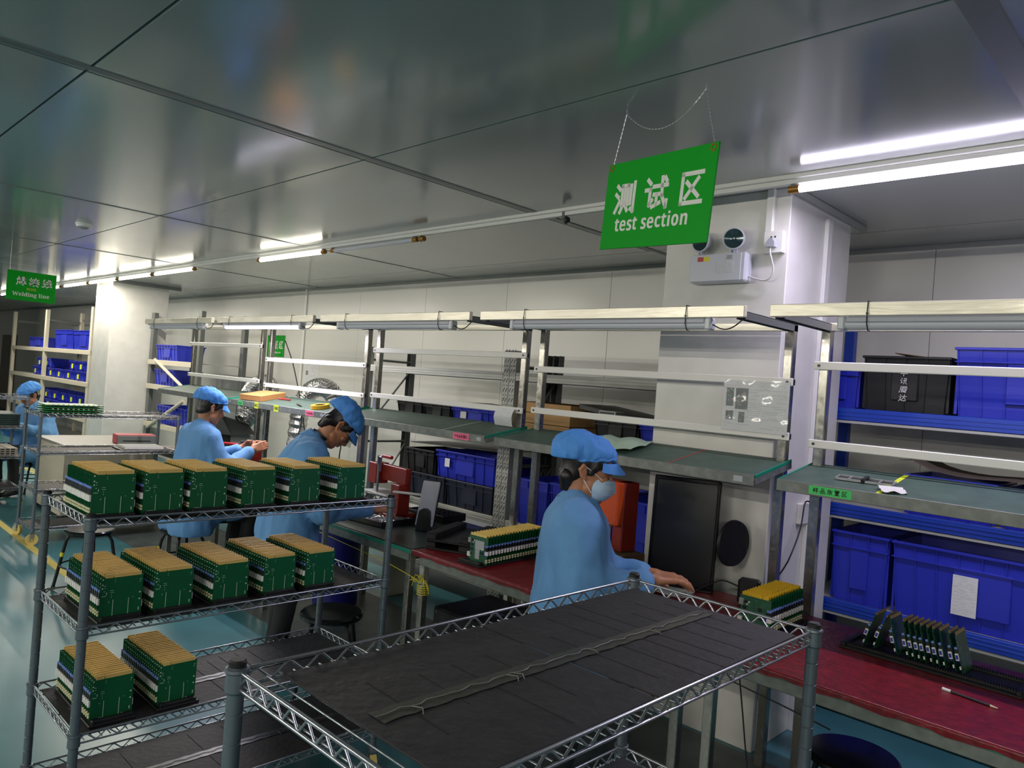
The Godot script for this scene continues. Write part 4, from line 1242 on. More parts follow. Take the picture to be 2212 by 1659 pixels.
func build_trolleys() -> void:
	var ta := trolley("wire trolley at the lower left loaded with upright circuit boards", -3.125, -2.625, -1.99, -0.80, [1.2, 0.85, 0.502, 0.2], 1.215, 0.11)
	var tb := trolley("empty wire trolley with black liner in the front middle", -1.225, -0.705, -1.815, -0.625, [1.2, 0.72, 0.3], 1.216, 0.11)
	trolley("wire trolley in the left background with a flat stack of boards", -8.1, -7.6, -3.05, -1.85, [1.17, 0.83, 0.49, 0.15], 1.19, 0.11)
	trolley("wire trolley at the far left edge before the seated worker", -10.2, -9.6, -2.2, -1.0, [1.2, 0.88, 0.55, 0.2], 1.22, 0.11)
	# liners
	var yl := -0.0195
	liner("black liner sheet on the top shelf of the loaded left trolley", -3.1, -2.65, -1.97, -0.82, 1.2 + yl, [], 99, false)
	liner("black liner sheet on the second shelf of the loaded left trolley", -3.08, -2.65, -1.97, -0.82, 0.85 + yl, [[-1.86, 0.3, 0.62, 0.01]], 99, false)
	liner("taped black liner on the third shelf of the loaded left trolley", -3.1, -2.65, -1.97, -0.82, 0.502 + yl, [[-1.72, 0.0, 1.0, 0.0], [-1.6, 0.1, 0.45, 0.0], [-1.54, 0.1, 0.5, 0.005], [-1.47, 0.1, 0.5, 0.0], [-1.41, 0.15, 0.5, 0.0], [-1.34, 0.1, 0.9, 0.0], [-1.28, 0.2, 0.6, 0.0]])
	liner("taped black liner on the lowest shelf of the loaded left trolley", -3.1, -2.65, -1.97, -0.82, 0.2 + yl, [[-1.7, 0.0, 1.0, 0.0], [-1.5, 0.1, 0.6, 0.0], [-1.36, 0.1, 0.9, 0.0], [-1.1, 0.1, 0.6, 0.0]])
	liner("taped black liner with long slits on the empty front trolley's top", -1.205, -0.735, -1.79, -0.70, 1.2 + yl, [[-0.80, 0.25, 0.75, 0.01], [-0.90, 0.3, 0.62, 0.01], [-0.98, 0.3, 0.95, 0.0], [-1.07, 0.3, 0.8, 0.0], [-1.27, 0.3, 0.9, 0.0], [-1.36, 0.1, 1.0, 0.0], [-1.44, 0.1, 1.0, 0.0], [-1.5, 0.02, 0.98, 0.0], [-1.58, 0.3, 0.95, 0.0], [-1.66, 0.2, 0.9, 0.0], [-1.73, 0.3, 0.7, 0.0]], -1.19)
	liner("taped black liner on the second shelf of the empty front trolley", -1.205, -0.735, -1.79, -0.66, 0.72 + yl, [[-1.0, 0.3, 0.9, 0.0], [-1.3, 0.1, 0.9, 0.0], [-1.5, 0.1, 0.9, 0.0]])
	liner("black liner on the lowest shelf of the empty front trolley", -1.205, -0.735, -1.79, -0.66, 0.3 + yl, [], 99, false)
	for q in [[1.17, "top"], [0.83, "second"], [0.49, "third"], [0.15, "lowest"]]:
		liner("brown-grey liner on the %s shelf of the left background trolley" % q[1], -8.08, -7.62, -3.03, -1.87, q[0] + yl, [], 99, false)
	for q in [[0.55, "third"], [0.2, "lowest"]]:
		liner("brown-grey liner on the %s shelf of the far left trolley" % q[1], -10.18, -9.62, -2.18, -1.02, q[0] + yl, [], 99, false)
	# boards on the loaded trolley
	board_master = make_board("circuit_board", false)
	var zs1 := [-0.878, -1.04, -1.2, -1.394, -1.59, -1.81]
	var zs2 := [-0.93, -1.104, -1.316, -1.515, -1.695]
	var zs3 := [-0.932, -1.151]
	var word := ["nearest", "second", "third", "fourth", "fifth", "farthest"]
	var y1 := 1.2 + yl + 0.005
	for i in 6:
		board_tray("black board holder under the %s board row on the top trolley shelf" % word[i], Vector3(-2.8, y1, zs1[i]), 0.31, 0.15, 0)
		stack(board_master, 18, Vector3(-2.672, y1 + 0.012, zs1[i]), Vector3(-2.93, y1 + 0.012, zs1[i] + 0.004), 0, "upright green board in the %s row of the loaded trolley's top shelf" % word[i], "boards of row %d on the top trolley shelf" % (i + 1), "front board of the %s row on the loaded trolley's top shelf" % word[i], 20 + i)
	y1 = 0.85 + yl + 0.005
	for i in 5:
		var w2: String = word[5] if i == 4 else word[i]
		board_tray("black board holder under the %s board row on the second trolley shelf" % w2, Vector3(-2.85, y1, zs2[i]), 0.37, 0.15, 0)
		stack(board_master, 18, Vector3(-2.682, y1 + 0.012, zs2[i]), Vector3(-3.01, y1 + 0.012, zs2[i] + 0.006), 0, "upright green board in the %s row of the loaded trolley's second shelf" % w2, "boards of row %d on the second trolley shelf" % (i + 1), "front board of the %s row on the loaded trolley's second shelf" % w2, 40 + i)
	y1 = 0.502 + yl + 0.005
	for i in 2:
		var w3: String = ["left", "right"][i]
		board_tray("black board holder under the %s board row on the third trolley shelf" % w3, Vector3(-2.87, y1, zs3[i]), 0.39, 0.15, 0)
		stack(board_master, 20, Vector3(-2.702, y1 + 0.012, zs3[i]), Vector3(-3.045, y1 + 0.012, zs3[i] + 0.006), 0, "upright green board in the %s row of the loaded trolley's third shelf" % w3, "boards of the %s row on the third trolley shelf" % w3, "front board of the %s row on the loaded trolley's third shelf" % w3, 60 + i)
	# boards on the benches: the component side of the first one looks into the room
	var fm := make_board("circuit_board", true)
	add_face(fm)
	var ty := TOP + 0.0045
	board_tray("black board holder on the red mat left of the masked woman", Vector3(-2.84, ty, -2.95), 0.56, 0.17, PI / 2 + 0.03)
	stack(board_master, 20, Vector3(-2.806, ty + 0.012, -2.735), Vector3(-2.855, ty + 0.012, -3.195), PI / 2 + 0.05, "upright board in the row left of the masked woman", "boards of the row left of the masked woman", "", 71)
	fm.position = Vector3(-2.804, ty + 0.012, -2.712)
	fm.rotation.y = PI / 2 + 0.05
	tag(fm, "first board of the row left of the masked woman, metal plate facing out", "circuit board", "boards of the row left of the masked woman")
	var hs := MB.new()
	hs.bb(-0.007, -0.001, 0.072, 0.118, -0.02, 0.045, 0.001)
	hs.bb(-0.006, -0.001, 0.02, 0.074, -0.018, 0.014, 0.001)
	part(fm, "heat_plate", hs, M.silver)
	var fm2 := make_board("circuit_board", true)
	add_face(fm2)
	fm2.position = Vector3(-1.392, ty + 0.012, -2.955)
	fm2.rotation.y = PI / 2 + 0.02
	tag(fm2, "first board of the bright yellow edged row at the pillar's foot", "circuit board", "boards of the bright yellow edged row")
	board_tray("black board holder on the red mat at the pillar's foot", Vector3(-1.395, ty, -3.12), 0.4, 0.17, PI / 2)
	var bm := board_master.duplicate()
	add_child(bm, true)
	for o in [bm, fm2]:
		for ch in o.get_children():
			if str(ch.name).begins_with("gold_edge"): ch.material_override = M.goldbright
	stack(bm, 13, Vector3(-1.394, ty + 0.012, -2.978), Vector3(-1.402, ty + 0.012, -3.285), PI / 2 + 0.02, "upright board with bright yellow edge in the row at the pillar's foot", "boards of the bright yellow edged row", "", 81)
	bm.free()
	# loose boards leaning on the right table
	board_tray("long black board holder on the right red mat under the leaning boards", Vector3(-0.8, ty, -3.23), 0.62, 0.22, 0.0)
	var lean_x := [-1.035, -0.995, -0.905, -0.862, -0.842, -0.82, -0.802, -0.778, -0.757, -0.735, -0.703, -0.68]
	for i in lean_x.size():
		var o := dup(board_master, Vector3(lean_x[i], ty + 0.012, -3.235), "leaning dark board with a white framed port in the holder on the right table", "leaning boards on the right table")
		o.rotation.z = -0.27 if i < 2 else 0.24 + 0.01 * (i % 3)
		if i == 0: o.set_meta("label", "first leaning board at the left end of the right table's holder")
		if i == 11: o.set_meta("label", "last leaning board at the right end of the right table's holder")
		var fr := BX(-0.013, -0.0008, 0.052, 0.078, 0.066, 0.0725, 0.001)
		part(o, "port_frame", fr, M.whiteconn)
		part(o, "port_insert", BX(-0.011, -0.003, 0.057, 0.072, 0.0724, 0.0745, 0.0005), M.blueconn)
		part(o, "status_block", BX(-0.006, -0.001, 0.02, 0.032, 0.066, 0.072, 0.0005), M.whiteconn)
		for ch in o.get_children():
			var nm := str(ch.name)
			if nm.begins_with("gold_edge"): ch.material_override = std(C8(120, 116, 78), 0.5)
			elif nm.begins_with("cream") or nm.begins_with("white_connector"): ch.free()
	board_master.free()
	# flat stacks on the background trolleys
	for k in 5:
		var fb := thing("circuit_board", "bare green board in the flat stack on the left background trolley", "circuit board", Vector3(-7.87, 1.17 + yl + 0.005 + 0.02 * k, -2.15), 0.0, "flat stack on the left background trolley")
		part(fb, "board", BX(-0.16, 0.16, 0, 0.009, -0.24, 0.24, 0.001), std(C8(14, 110, 40), 0.35))
		var pc := MB.new()
		for i in 10:
			pc.bb(0.155, 0.165, 0.009, 0.0165, -0.2 + 0.042 * i, -0.187 + 0.042 * i)
		part(fb, "component", pc, M.chip if k % 2 else M.creamconn)
	for k in 6:
		var fb2 := thing("board_tray", "dark gridded tray stacked on the far left trolley", "tray", Vector3(-9.9, 0.88 + yl + 0.005 + 0.024 * k, -1.75), 0.0, "dark trays on the far left trolley")
		part(fb2, "tray", BX(-0.25, 0.25, 0, 0.021, -0.4, 0.4, 0.002), std(C8(28, 50, 48), 0.5))
	for k in 4:
		var fb3 := thing("parts_tray", "pale egg-crate tray stacked low on the far left trolley", "tray", Vector3(-9.9, 0.55 + yl + 0.005 + 0.024 * k, -1.75), 0.0, "pale trays on the far left trolley")
		part(fb3, "tray", BX(-0.25, 0.25, 0, 0.022, -0.4, 0.4, 0.002), std(C8(170, 164, 154), 0.6))
		var hl := MB.new()
		for i in 16: hl.bb(0.25, 0.251, 0.005, 0.017, -0.37 + 0.048 * i, -0.335 + 0.048 * i)
		part(fb3, "cell", hl, M.hole).set_meta("kind", "stuff")
# ---------------------------------------------------------------- bodies: smooth fields meshed as surface nets
class Field:
	var kind := PackedByteArray()
	var A := PackedVector3Array()
	var B := PackedVector3Array()
	var L := PackedFloat32Array()
	var R0 := PackedFloat32Array()
	var R1 := PackedFloat32Array()
	var bas: Array[Basis] = []
	var k := 0.03
	var planes: Array[Plane] = []     # what lies on the positive side is cut away
	var amp := 0.0
	var fscale := Vector3(9, 4, 9)
	var noise: FastNoiseLite
	func cap(a: Vector3, b: Vector3, r0: float, r1: float) -> void:
		kind.append(0); A.append(a); B.append(b - a); L.append(1.0 / maxf((b - a).length_squared(), 1e-9)); R0.append(r0); R1.append(r1 - r0); bas.append(Basis.IDENTITY)
	func ell(c: Vector3, r: Vector3, b := Basis.IDENTITY) -> void:
		kind.append(1); A.append(c); B.append(r); L.append(0.0); R0.append(0.0); R1.append(0.0); bas.append(b.inverse())
	func one(i: int, p: Vector3) -> float:
		if kind[i] == 0:
			var pa := p - A[i]
			var h := clampf(pa.dot(B[i]) * L[i], 0.0, 1.0)
			return (pa - B[i] * h).length() - R0[i] - R1[i] * h
		var q := bas[i] * (p - A[i])
		var r := B[i]
		var k0 := (q / r).length()
		var k1 := (q / (r * r)).length()
		return k0 * (k0 - 1.0) / maxf(k1, 1e-6)
	func val(p: Vector3, use: PackedInt32Array) -> float:
		var d := 1e3
		for i in use:
			var e := one(i, p)
			var h := maxf(k - absf(d - e), 0.0) / k
			d = minf(d, e) - h * h * k * 0.25
		if amp > 0.0:
			d += noise.get_noise_3dv(p * fscale) * amp
		for pl in planes:
			d = maxf(d, pl.distance_to(p))
		return d
	func nets(out: MB, cell: float, xf := Transform3D.IDENTITY) -> void:
		var lo := Vector3(1e9, 1e9, 1e9)
		var hi := -lo
		for i in kind.size():
			var r := maxf(R0[i], R0[i] + R1[i]) if kind[i] == 0 else maxf(B[i].x, maxf(B[i].y, B[i].z))
			var e := A[i] + (B[i] if kind[i] == 0 else Vector3.ZERO)
			lo = lo.min(A[i] - Vector3.ONE * r).min(e - Vector3.ONE * r)
			hi = hi.max(A[i] + Vector3.ONE * r).max(e + Vector3.ONE * r)
		lo -= Vector3.ONE * (cell * 2.0 + amp)
		hi += Vector3.ONE * (cell * 2.0 + amp)
		var bs := 5
		var nb := Vector3i(((hi - lo) / (cell * bs)).ceil())
		var n := nb * bs
		var sx := n.x + 1
		var sxy := sx * (n.y + 1)
		var g := PackedFloat32Array()
		g.resize(sxy * (n.z + 1))
		g.fill(1e3)
		var ids := PackedInt32Array()
		ids.resize(g.size())
		ids.fill(-1)
		var half := cell * bs * 0.5 * 1.7321
		var active := []
		var all := PackedInt32Array()
		for i in kind.size(): all.append(i)
		for bz in nb.z:
			for by in nb.y:
				for bx in nb.x:
					var c := lo + (Vector3(bx, by, bz) + Vector3.ONE * 0.5) * cell * bs
					var ds := PackedFloat32Array()
					var dm := 1e3
					for i in all:
						var e := one(i, c)
						ds.append(e)
						dm = minf(dm, e)
					if dm > half + amp + k * 0.3: continue
					var inside := dm < -(half + amp) * 1.3
					if inside:
						for pl in planes:
							if pl.distance_to(c) > -half: inside = false
					var use := PackedInt32Array()
					for i in all:
						if ds[i] < dm + 2.0 * half + k: use.append(i)
					if not inside: active.append(Vector3i(bx, by, bz))
					for z in bs + 1:
						for y in bs + 1:
							var q := (bx * bs) + (by * bs + y) * sx + (bz * bs + z) * sxy
							for x in bs + 1:
								if g[q + x] == 1e3:
									g[q + x] = -1.0 if inside else val(lo + Vector3(bx * bs + x, by * bs + y, bz * bs + z) * cell, use)
		var base := out.v.size()
		var co := [0, 1, sx, sx + 1, sxy, sxy + 1, sxy + sx, sxy + sx + 1]
		var cp := [Vector3(0, 0, 0), Vector3(1, 0, 0), Vector3(0, 1, 0), Vector3(1, 1, 0), Vector3(0, 0, 1), Vector3(1, 0, 1), Vector3(0, 1, 1), Vector3(1, 1, 1)]
		var ed := [[0, 1], [2, 3], [4, 5], [6, 7], [0, 2], [1, 3], [4, 6], [5, 7], [0, 4], [1, 5], [2, 6], [3, 7]]
		var cells := PackedInt32Array()
		for b in active:
			for z in bs:
				for y in bs:
					for x in bs:
						var i: int = b.x * bs + x + (b.y * bs + y) * sx + (b.z * bs + z) * sxy
						var m := 0
						for c in 8:
							if g[i + co[c]] < 0.0: m += 1
						if m == 0 or m == 8: continue
						var s := Vector3.ZERO
						var cnt := 0
						for e in ed:
							var d0 := g[i + co[e[0]]]
							var d1 := g[i + co[e[1]]]
							if (d0 < 0.0) != (d1 < 0.0):
								s += (cp[e[0]] as Vector3).lerp(cp[e[1]], d0 / (d0 - d1))
								cnt += 1
						ids[i] = out.v.size() - base
						out.v.append(lo + (Vector3(b.x * bs + x, b.y * bs + y, b.z * bs + z) + s / cnt) * cell)
						out.n.append(Vector3.ZERO)
						out.u.append(Vector2.ZERO)
						cells.append(i)
		for i in cells:
			for ax in [[1, sx, sxy], [sx, sxy, 1], [sxy, 1, sx]]:
				var a := g[i]
				var b2 := g[i + ax[0]]
				if (a < 0.0) == (b2 < 0.0): continue
				var q := [ids[i], ids[i - ax[1]], ids[i - ax[1] - ax[2]], ids[i - ax[2]]]
				if q.min() < 0: continue
				if a >= 0.0: q.reverse()
				for t in [[0, 2, 1], [0, 3, 2]]:
					var v0 := base + (q[t[0]] as int)
					var v1 := base + (q[t[1]] as int)
					var v2 := base + (q[t[2]] as int)
					out.ix.append(v0); out.ix.append(v1); out.ix.append(v2)
					var nn := (out.v[v2] - out.v[v0]).cross(out.v[v1] - out.v[v0])
					out.n[v0] += nn; out.n[v1] += nn; out.n[v2] += nn
		for i in range(base, out.v.size()):
			out.v[i] = xf * out.v[i]
			out.n[i] = (xf.basis * out.n[i]).normalized()
func field(k: float, amp := 0.0, sc := Vector3(9, 4, 9), sd := 3) -> Field:
	var f := Field.new()
	f.k = k
	f.amp = amp
	f.fscale = sc
	f.noise = FastNoiseLite.new()
	f.noise.seed = sd
	f.noise.frequency = 1.0
	f.noise.fractal_octaves = 3
	return f
func hand(out: MB, wrist: Vector3, dir: Vector3, palm: Vector3, side: float, curl: float) -> void:
	# dir: towards the fingers; palm: the way the palm looks; side +1 puts the thumb on dir x palm
	dir = dir.normalized()
	var w := dir.cross(palm).normalized() * side
	var p := w.cross(dir).normalized() * side
	if p.dot(palm) < 0.0: p = -p
	var f := field(0.012)
	f.cap(wrist - dir * 0.05, wrist + dir * 0.015, 0.026, 0.025)
	for j in 4:
		var o := (j - 1.5) * 0.019
		f.cap(wrist + dir * 0.02 - w * o * 0.7, wrist + dir * 0.082 - w * o, 0.0145, 0.0115)
	var ln := [0.036, 0.042, 0.039, 0.030]
	for j in 4:
		var o := (j - 1.5) * 0.0195
		var a := wrist + dir * 0.085 - w * o
		var d := dir
		for s in 3:
			d = d.rotated(w * side, (curl * (0.55 + 0.3 * s)) * side).normalized() if false else (d + p * curl * (0.4 + 0.25 * s)).normalized()
			var b: Vector3 = a + d * ln[j] * (1.0 - 0.22 * s)
			f.cap(a, b, 0.0088 - 0.0008 * s, 0.0084 - 0.001 * s)
			a = b
	var t0 := wrist + dir * 0.02 + w * 0.022
	var t1 := t0 + (dir * 0.6 + w * 0.65 + p * 0.25).normalized() * 0.042
	var t2 := t1 + (dir * 0.85 + w * 0.1 + p * (0.2 + curl * 0.4)).normalized() * 0.032
	f.cap(t0, t1, 0.013, 0.0105)
	f.cap(t1, t2, 0.0102, 0.0085)
	f.nets(out, 0.0042)
func head(t: Node3D, xf: Transform3D, body: MB, opt: Dictionary) -> void:
	# centred between the ears, facing -z
	var f := field(0.022)
	f.ell(Vector3(0, 0.045, 0.014), Vector3(0.074, 0.085, 0.094))
	f.ell(Vector3(0, -0.03, -0.028), Vector3(0.058, 0.078, 0.062))
	f.ell(Vector3(0, 0.03, -0.055), Vector3(0.058, 0.05, 0.034))
	f.cap(Vector3(0, -0.092, -0.06), Vector3(0, -0.096, -0.066), 0.02, 0.018)
	f.cap(Vector3(-0.048, -0.06, -0.01), Vector3(-0.012, -0.095, -0.058), 0.018, 0.016)
	f.cap(Vector3(0.048, -0.06, -0.01), Vector3(0.012, -0.095, -0.058), 0.018, 0.016)
	f.nets(body, 0.0062, xf)
	var g := field(0.008)
	g.cap(Vector3(0, 0.012, -0.086), Vector3(0, -0.026, -0.104), 0.009, 0.0115)
	g.cap(Vector3(0, -0.03, -0.098), Vector3(0, -0.036, -0.09), 0.011, 0.01)
	for s in [-1.0, 1.0]:
		g.cap(Vector3(0, -0.03, -0.094), Vector3(s * 0.012, -0.033, -0.09), 0.008, 0.0075)
		g.cap(Vector3(s * 0.012, 0.026, -0.085), Vector3(s * 0.042, 0.024, -0.072), 0.0075, 0.007)
		g.cap(Vector3(s * 0.034, -0.012, -0.07), Vector3(s * 0.044, -0.02, -0.058), 0.017, 0.016)
		g.cap(Vector3(s * 0.018, -0.059, -0.081), Vector3(0, -0.056, -0.0885), 0.0055, 0.0068)
		g.cap(Vector3(s * 0.016, -0.067, -0.079), Vector3(0, -0.067, -0.0865), 0.0055, 0.007)
	g.nets(body, 0.0035, xf)
	for s in [-1.0, 1.0]:
		var e := field(0.006)
		var eb := Basis(Vector3.RIGHT, 0.2) * Basis(Vector3.UP, s * 0.35)
		e.cap(Vector3(s * 0.074, 0.022, 0.014), Vector3(s * 0.083, 0.03, 0.024), 0.008, 0.0065)
		e.cap(Vector3(s * 0.083, 0.03, 0.024), Vector3(s * 0.084, 0.012, 0.034), 0.0065, 0.0065)
		e.cap(Vector3(s * 0.084, 0.012, 0.034), Vector3(s * 0.08, -0.012, 0.022), 0.0065, 0.006)
		e.cap(Vector3(s * 0.08, -0.012, 0.022), Vector3(s * 0.075, -0.022, 0.008), 0.006, 0.0072)
		e.ell(Vector3(s * 0.075, 0.005, 0.018), Vector3(0.006, 0.024, 0.016), eb)
		e.nets(body, 0.0035, xf)
	# eyes and brows
	for s in [-1.0, 1.0]:
		var ev := MB.new()
		ev.ell(xf * Vector3(s * 0.03, 0.007, -0.0735), Vector3(0.0135, 0.006, 0.008), xf.basis * Basis(Vector3.UP, s * -0.25))
		var en := part(t, "eye", ev, M.eyewhite)
		var pu := MB.new()
		pu.ell(xf * Vector3(s * 0.03, 0.0055, -0.0785), Vector3(0.0055, 0.0052, 0.0036), xf.basis)
		part(en, "iris", pu, M.hair)
		var lid := MB.new()
		lid.tube([xf * Vector3(s * 0.016, 0.009, -0.079), xf * Vector3(s * 0.028, 0.0135, -0.0825), xf * Vector3(s * 0.044, 0.008, -0.0725)], 0.0028, 6)
		part(en, "eyelid", lid, M.hair)
		var br := MB.new()
		br.tube([xf * Vector3(s * 0.014, 0.028, -0.0915), xf * Vector3(s * 0.03, 0.033, -0.086), xf * Vector3(s * 0.05, 0.027, -0.07)], 0.0036, 6)
		part(t, "eyebrow", br, M.hair)
	# hair under the cap
	var h := field(0.018, 0.004, Vector3(40, 10, 40), 8)
	h.ell(Vector3(0, 0.05, 0.022), Vector3(0.079, 0.086, 0.097))
	h.ell(Vector3(0, -0.02, 0.062), Vector3(0.066, 0.065, 0.05))
	for s in [-1.0, 1.0]: h.cap(Vector3(s * 0.066, 0.05, -0.035), Vector3(s * 0.069, 0.0, -0.012), 0.016, 0.008)
	h.planes.append(Plane(Vector3(0, -0.55, -0.83).normalized(), opt.get("hairline", 0.008)))
	var hm := MB.new()
	# keep what lies above and behind a slanting line past the ear
	h.planes = [Plane(Vector3(0, -0.86, -0.5).normalized(), 0.012)]
	h.nets(hm, 0.0065, xf)
	var f2 := field(0.012, 0.003, Vector3(60, 20, 60), 9)
	for s in [-1.0, 1.0]:
		f2.cap(Vector3(s * 0.071, 0.055, -0.03), Vector3(s * 0.074, 0.0, -0.006), 0.014, 0.005)
		f2.cap(Vector3(s * 0.058, 0.06, -0.06), Vector3(s * 0.072, 0.03, -0.035), 0.012, 0.01)
	if opt.get("nape", true):
		f2.cap(Vector3(-0.04, -0.03, 0.075), Vector3(-0.025, -0.075, 0.07), 0.034, 0.018)
		f2.cap(Vector3(0.04, -0.03, 0.075), Vector3(0.025, -0.075, 0.07), 0.034, 0.018)
		f2.cap(Vector3(0, -0.02, 0.085), Vector3(0, -0.08, 0.078), 0.03, 0.018)
	f2.nets(hm, 0.006, xf)
	part(t, "hair", hm, M.hair)
	# cap: a gathered bonnet that bags at the back, with a peak
	var c := field(0.05, 0.011, Vector3(26, 9, 20), opt.get("seed", 4))
	var tilt := Basis(Vector3.RIGHT, opt.get("cap_tilt", 0.0))
	c.ell(Vector3(0, 0.088, -0.002), Vector3(0.09, 0.062, 0.098), tilt)
	c.ell(tilt * Vector3(0, 0.085, 0.075), Vector3(0.094, 0.066, 0.085), tilt)
	c.ell(tilt * Vector3(0, 0.04, 0.105), Vector3(0.078, 0.055, 0.06), tilt)
	var pn := (tilt * Vector3(0, -1, -0.24)).normalized()
	c.planes.append(Plane(pn, pn.dot(Vector3(0, 0.062, -0.05))))
	var cm := MB.new()
	c.nets(cm, 0.0075, xf)
	var cn := part(t, "cap", cm, M.cap)
	var band := MB.new()
	var q := []
	for i in 41:
		var a := TAU * i / 40.0
		var pp := Vector3(0.081 * sin(a), 0.0, -0.002 - 0.096 * cos(a))
		pp.y = 0.068 - 0.25 * (pp.z + 0.05) * 0.9
		q.append(xf * (pp + Vector3(0.002 * sin(i * 2.7), 0.003 * sin(i * 1.9), 0)))
	band.tube(q, 0.0085, 7)
	part(cn, "elastic_band", band, M.cap)
	var pk := []
	for j in 5:
		for i in 15:
			var a := -1.15 + 2.3 * i / 14.0
			var e := j / 4.0
			var rr := 1.0 + e * 0.5 * (cos(a * 1.15) * 0.9 + 0.1)
			pk.append(xf * (tilt * Vector3(0.082 * sin(a) * (1.0 + e * 0.12), 0.075 - 0.036 * e - 0.016 * absf(sin(a)), -0.006 - 0.094 * cos(a) * rr)))
	var pm := MB.new()
	pm.grid(pk, 15, 0.003)
	part(cn, "peak", pm, M.cap)
	if opt.get("mask", false):
		var mk := field(0.02, 0.0)
		mk.ell(Vector3(0, -0.047, -0.052), Vector3(0.066, 0.062, 0.066))
		mk.cap(Vector3(0, -0.012, -0.104), Vector3(0, -0.05, -0.112), 0.012, 0.014)
		mk.planes.append(Plane(Vector3(0, 1, -0.16).normalized(), 0.006))
		mk.planes.append(Plane(Vector3(0, 0.25, 1).normalized(), -0.038))
		var mm := MB.new()
		mk.nets(mm, 0.005, xf)
		var mn := part(t, "face_mask", mm, M.mask)
		for y in [-0.02, -0.042, -0.066]:
			var pl := MB.new()
			var pq := []
			for i in 13:
				var a := -1.15 + 2.3 * i / 12.0
				pq.append(xf * Vector3(0.0655 * sin(a), y - 0.008 * (1 - cos(a)), -0.052 - 0.0685 * cos(a) * sqrt(maxf(0.05, 1.0 - pow((y + 0.047) / 0.064, 2)))))
			pl.tube(pq, 0.0016, 5)
			part(mn, "pleat", pl, M.mask)
		for s in [-1.0, 1.0]:
			var lp := MB.new()
			lp.tube([xf * Vector3(s * 0.058, -0.012, -0.062), xf * Vector3(s * 0.075, 0.016, -0.012), xf * Vector3(s * 0.084, 0.03, 0.024), xf * Vector3(s * 0.083, -0.005, 0.03), xf * Vector3(s * 0.068, -0.07, -0.03)], 0.002, 6)
			part(mn, "ear_loop", lp, M.whiteconn)
	if opt.get("glasses", false):
		var gl := MB.new()
		for s in [-1.0, 1.0]:
			var cq := []
			for i in 17: cq.append(xf * Vector3(s * 0.033 + 0.024 * cos(TAU * i / 16.0), 0.004 + 0.019 * sin(TAU * i / 16.0), -0.094))
			gl.tube(cq, 0.0014, 5)
			gl.tube([xf * Vector3(s * 0.057, 0.01, -0.093), xf * Vector3(s * 0.077, 0.014, 0.012)], 0.0014, 5)
		gl.tube([xf * Vector3(-0.01, 0.008, -0.095), xf * Vector3(0.01, 0.008, -0.095)], 0.0014, 5)
		part(t, "glasses", gl, M.chip)
		var st := MB.new()
		for k in 6: st.tube([xf * Vector3(0.066 - 0.004 * k, 0.06, -0.05 - 0.006 * k), xf * Vector3(0.074 - 0.004 * k, 0.0, -0.066 - 0.009 * k), xf * Vector3(0.07 - 0.004 * k, -0.045 + 0.006 * k, -0.088 - 0.008 * k)], 0.0016, 4)
		part(t, "loose_hair", st, M.hair)
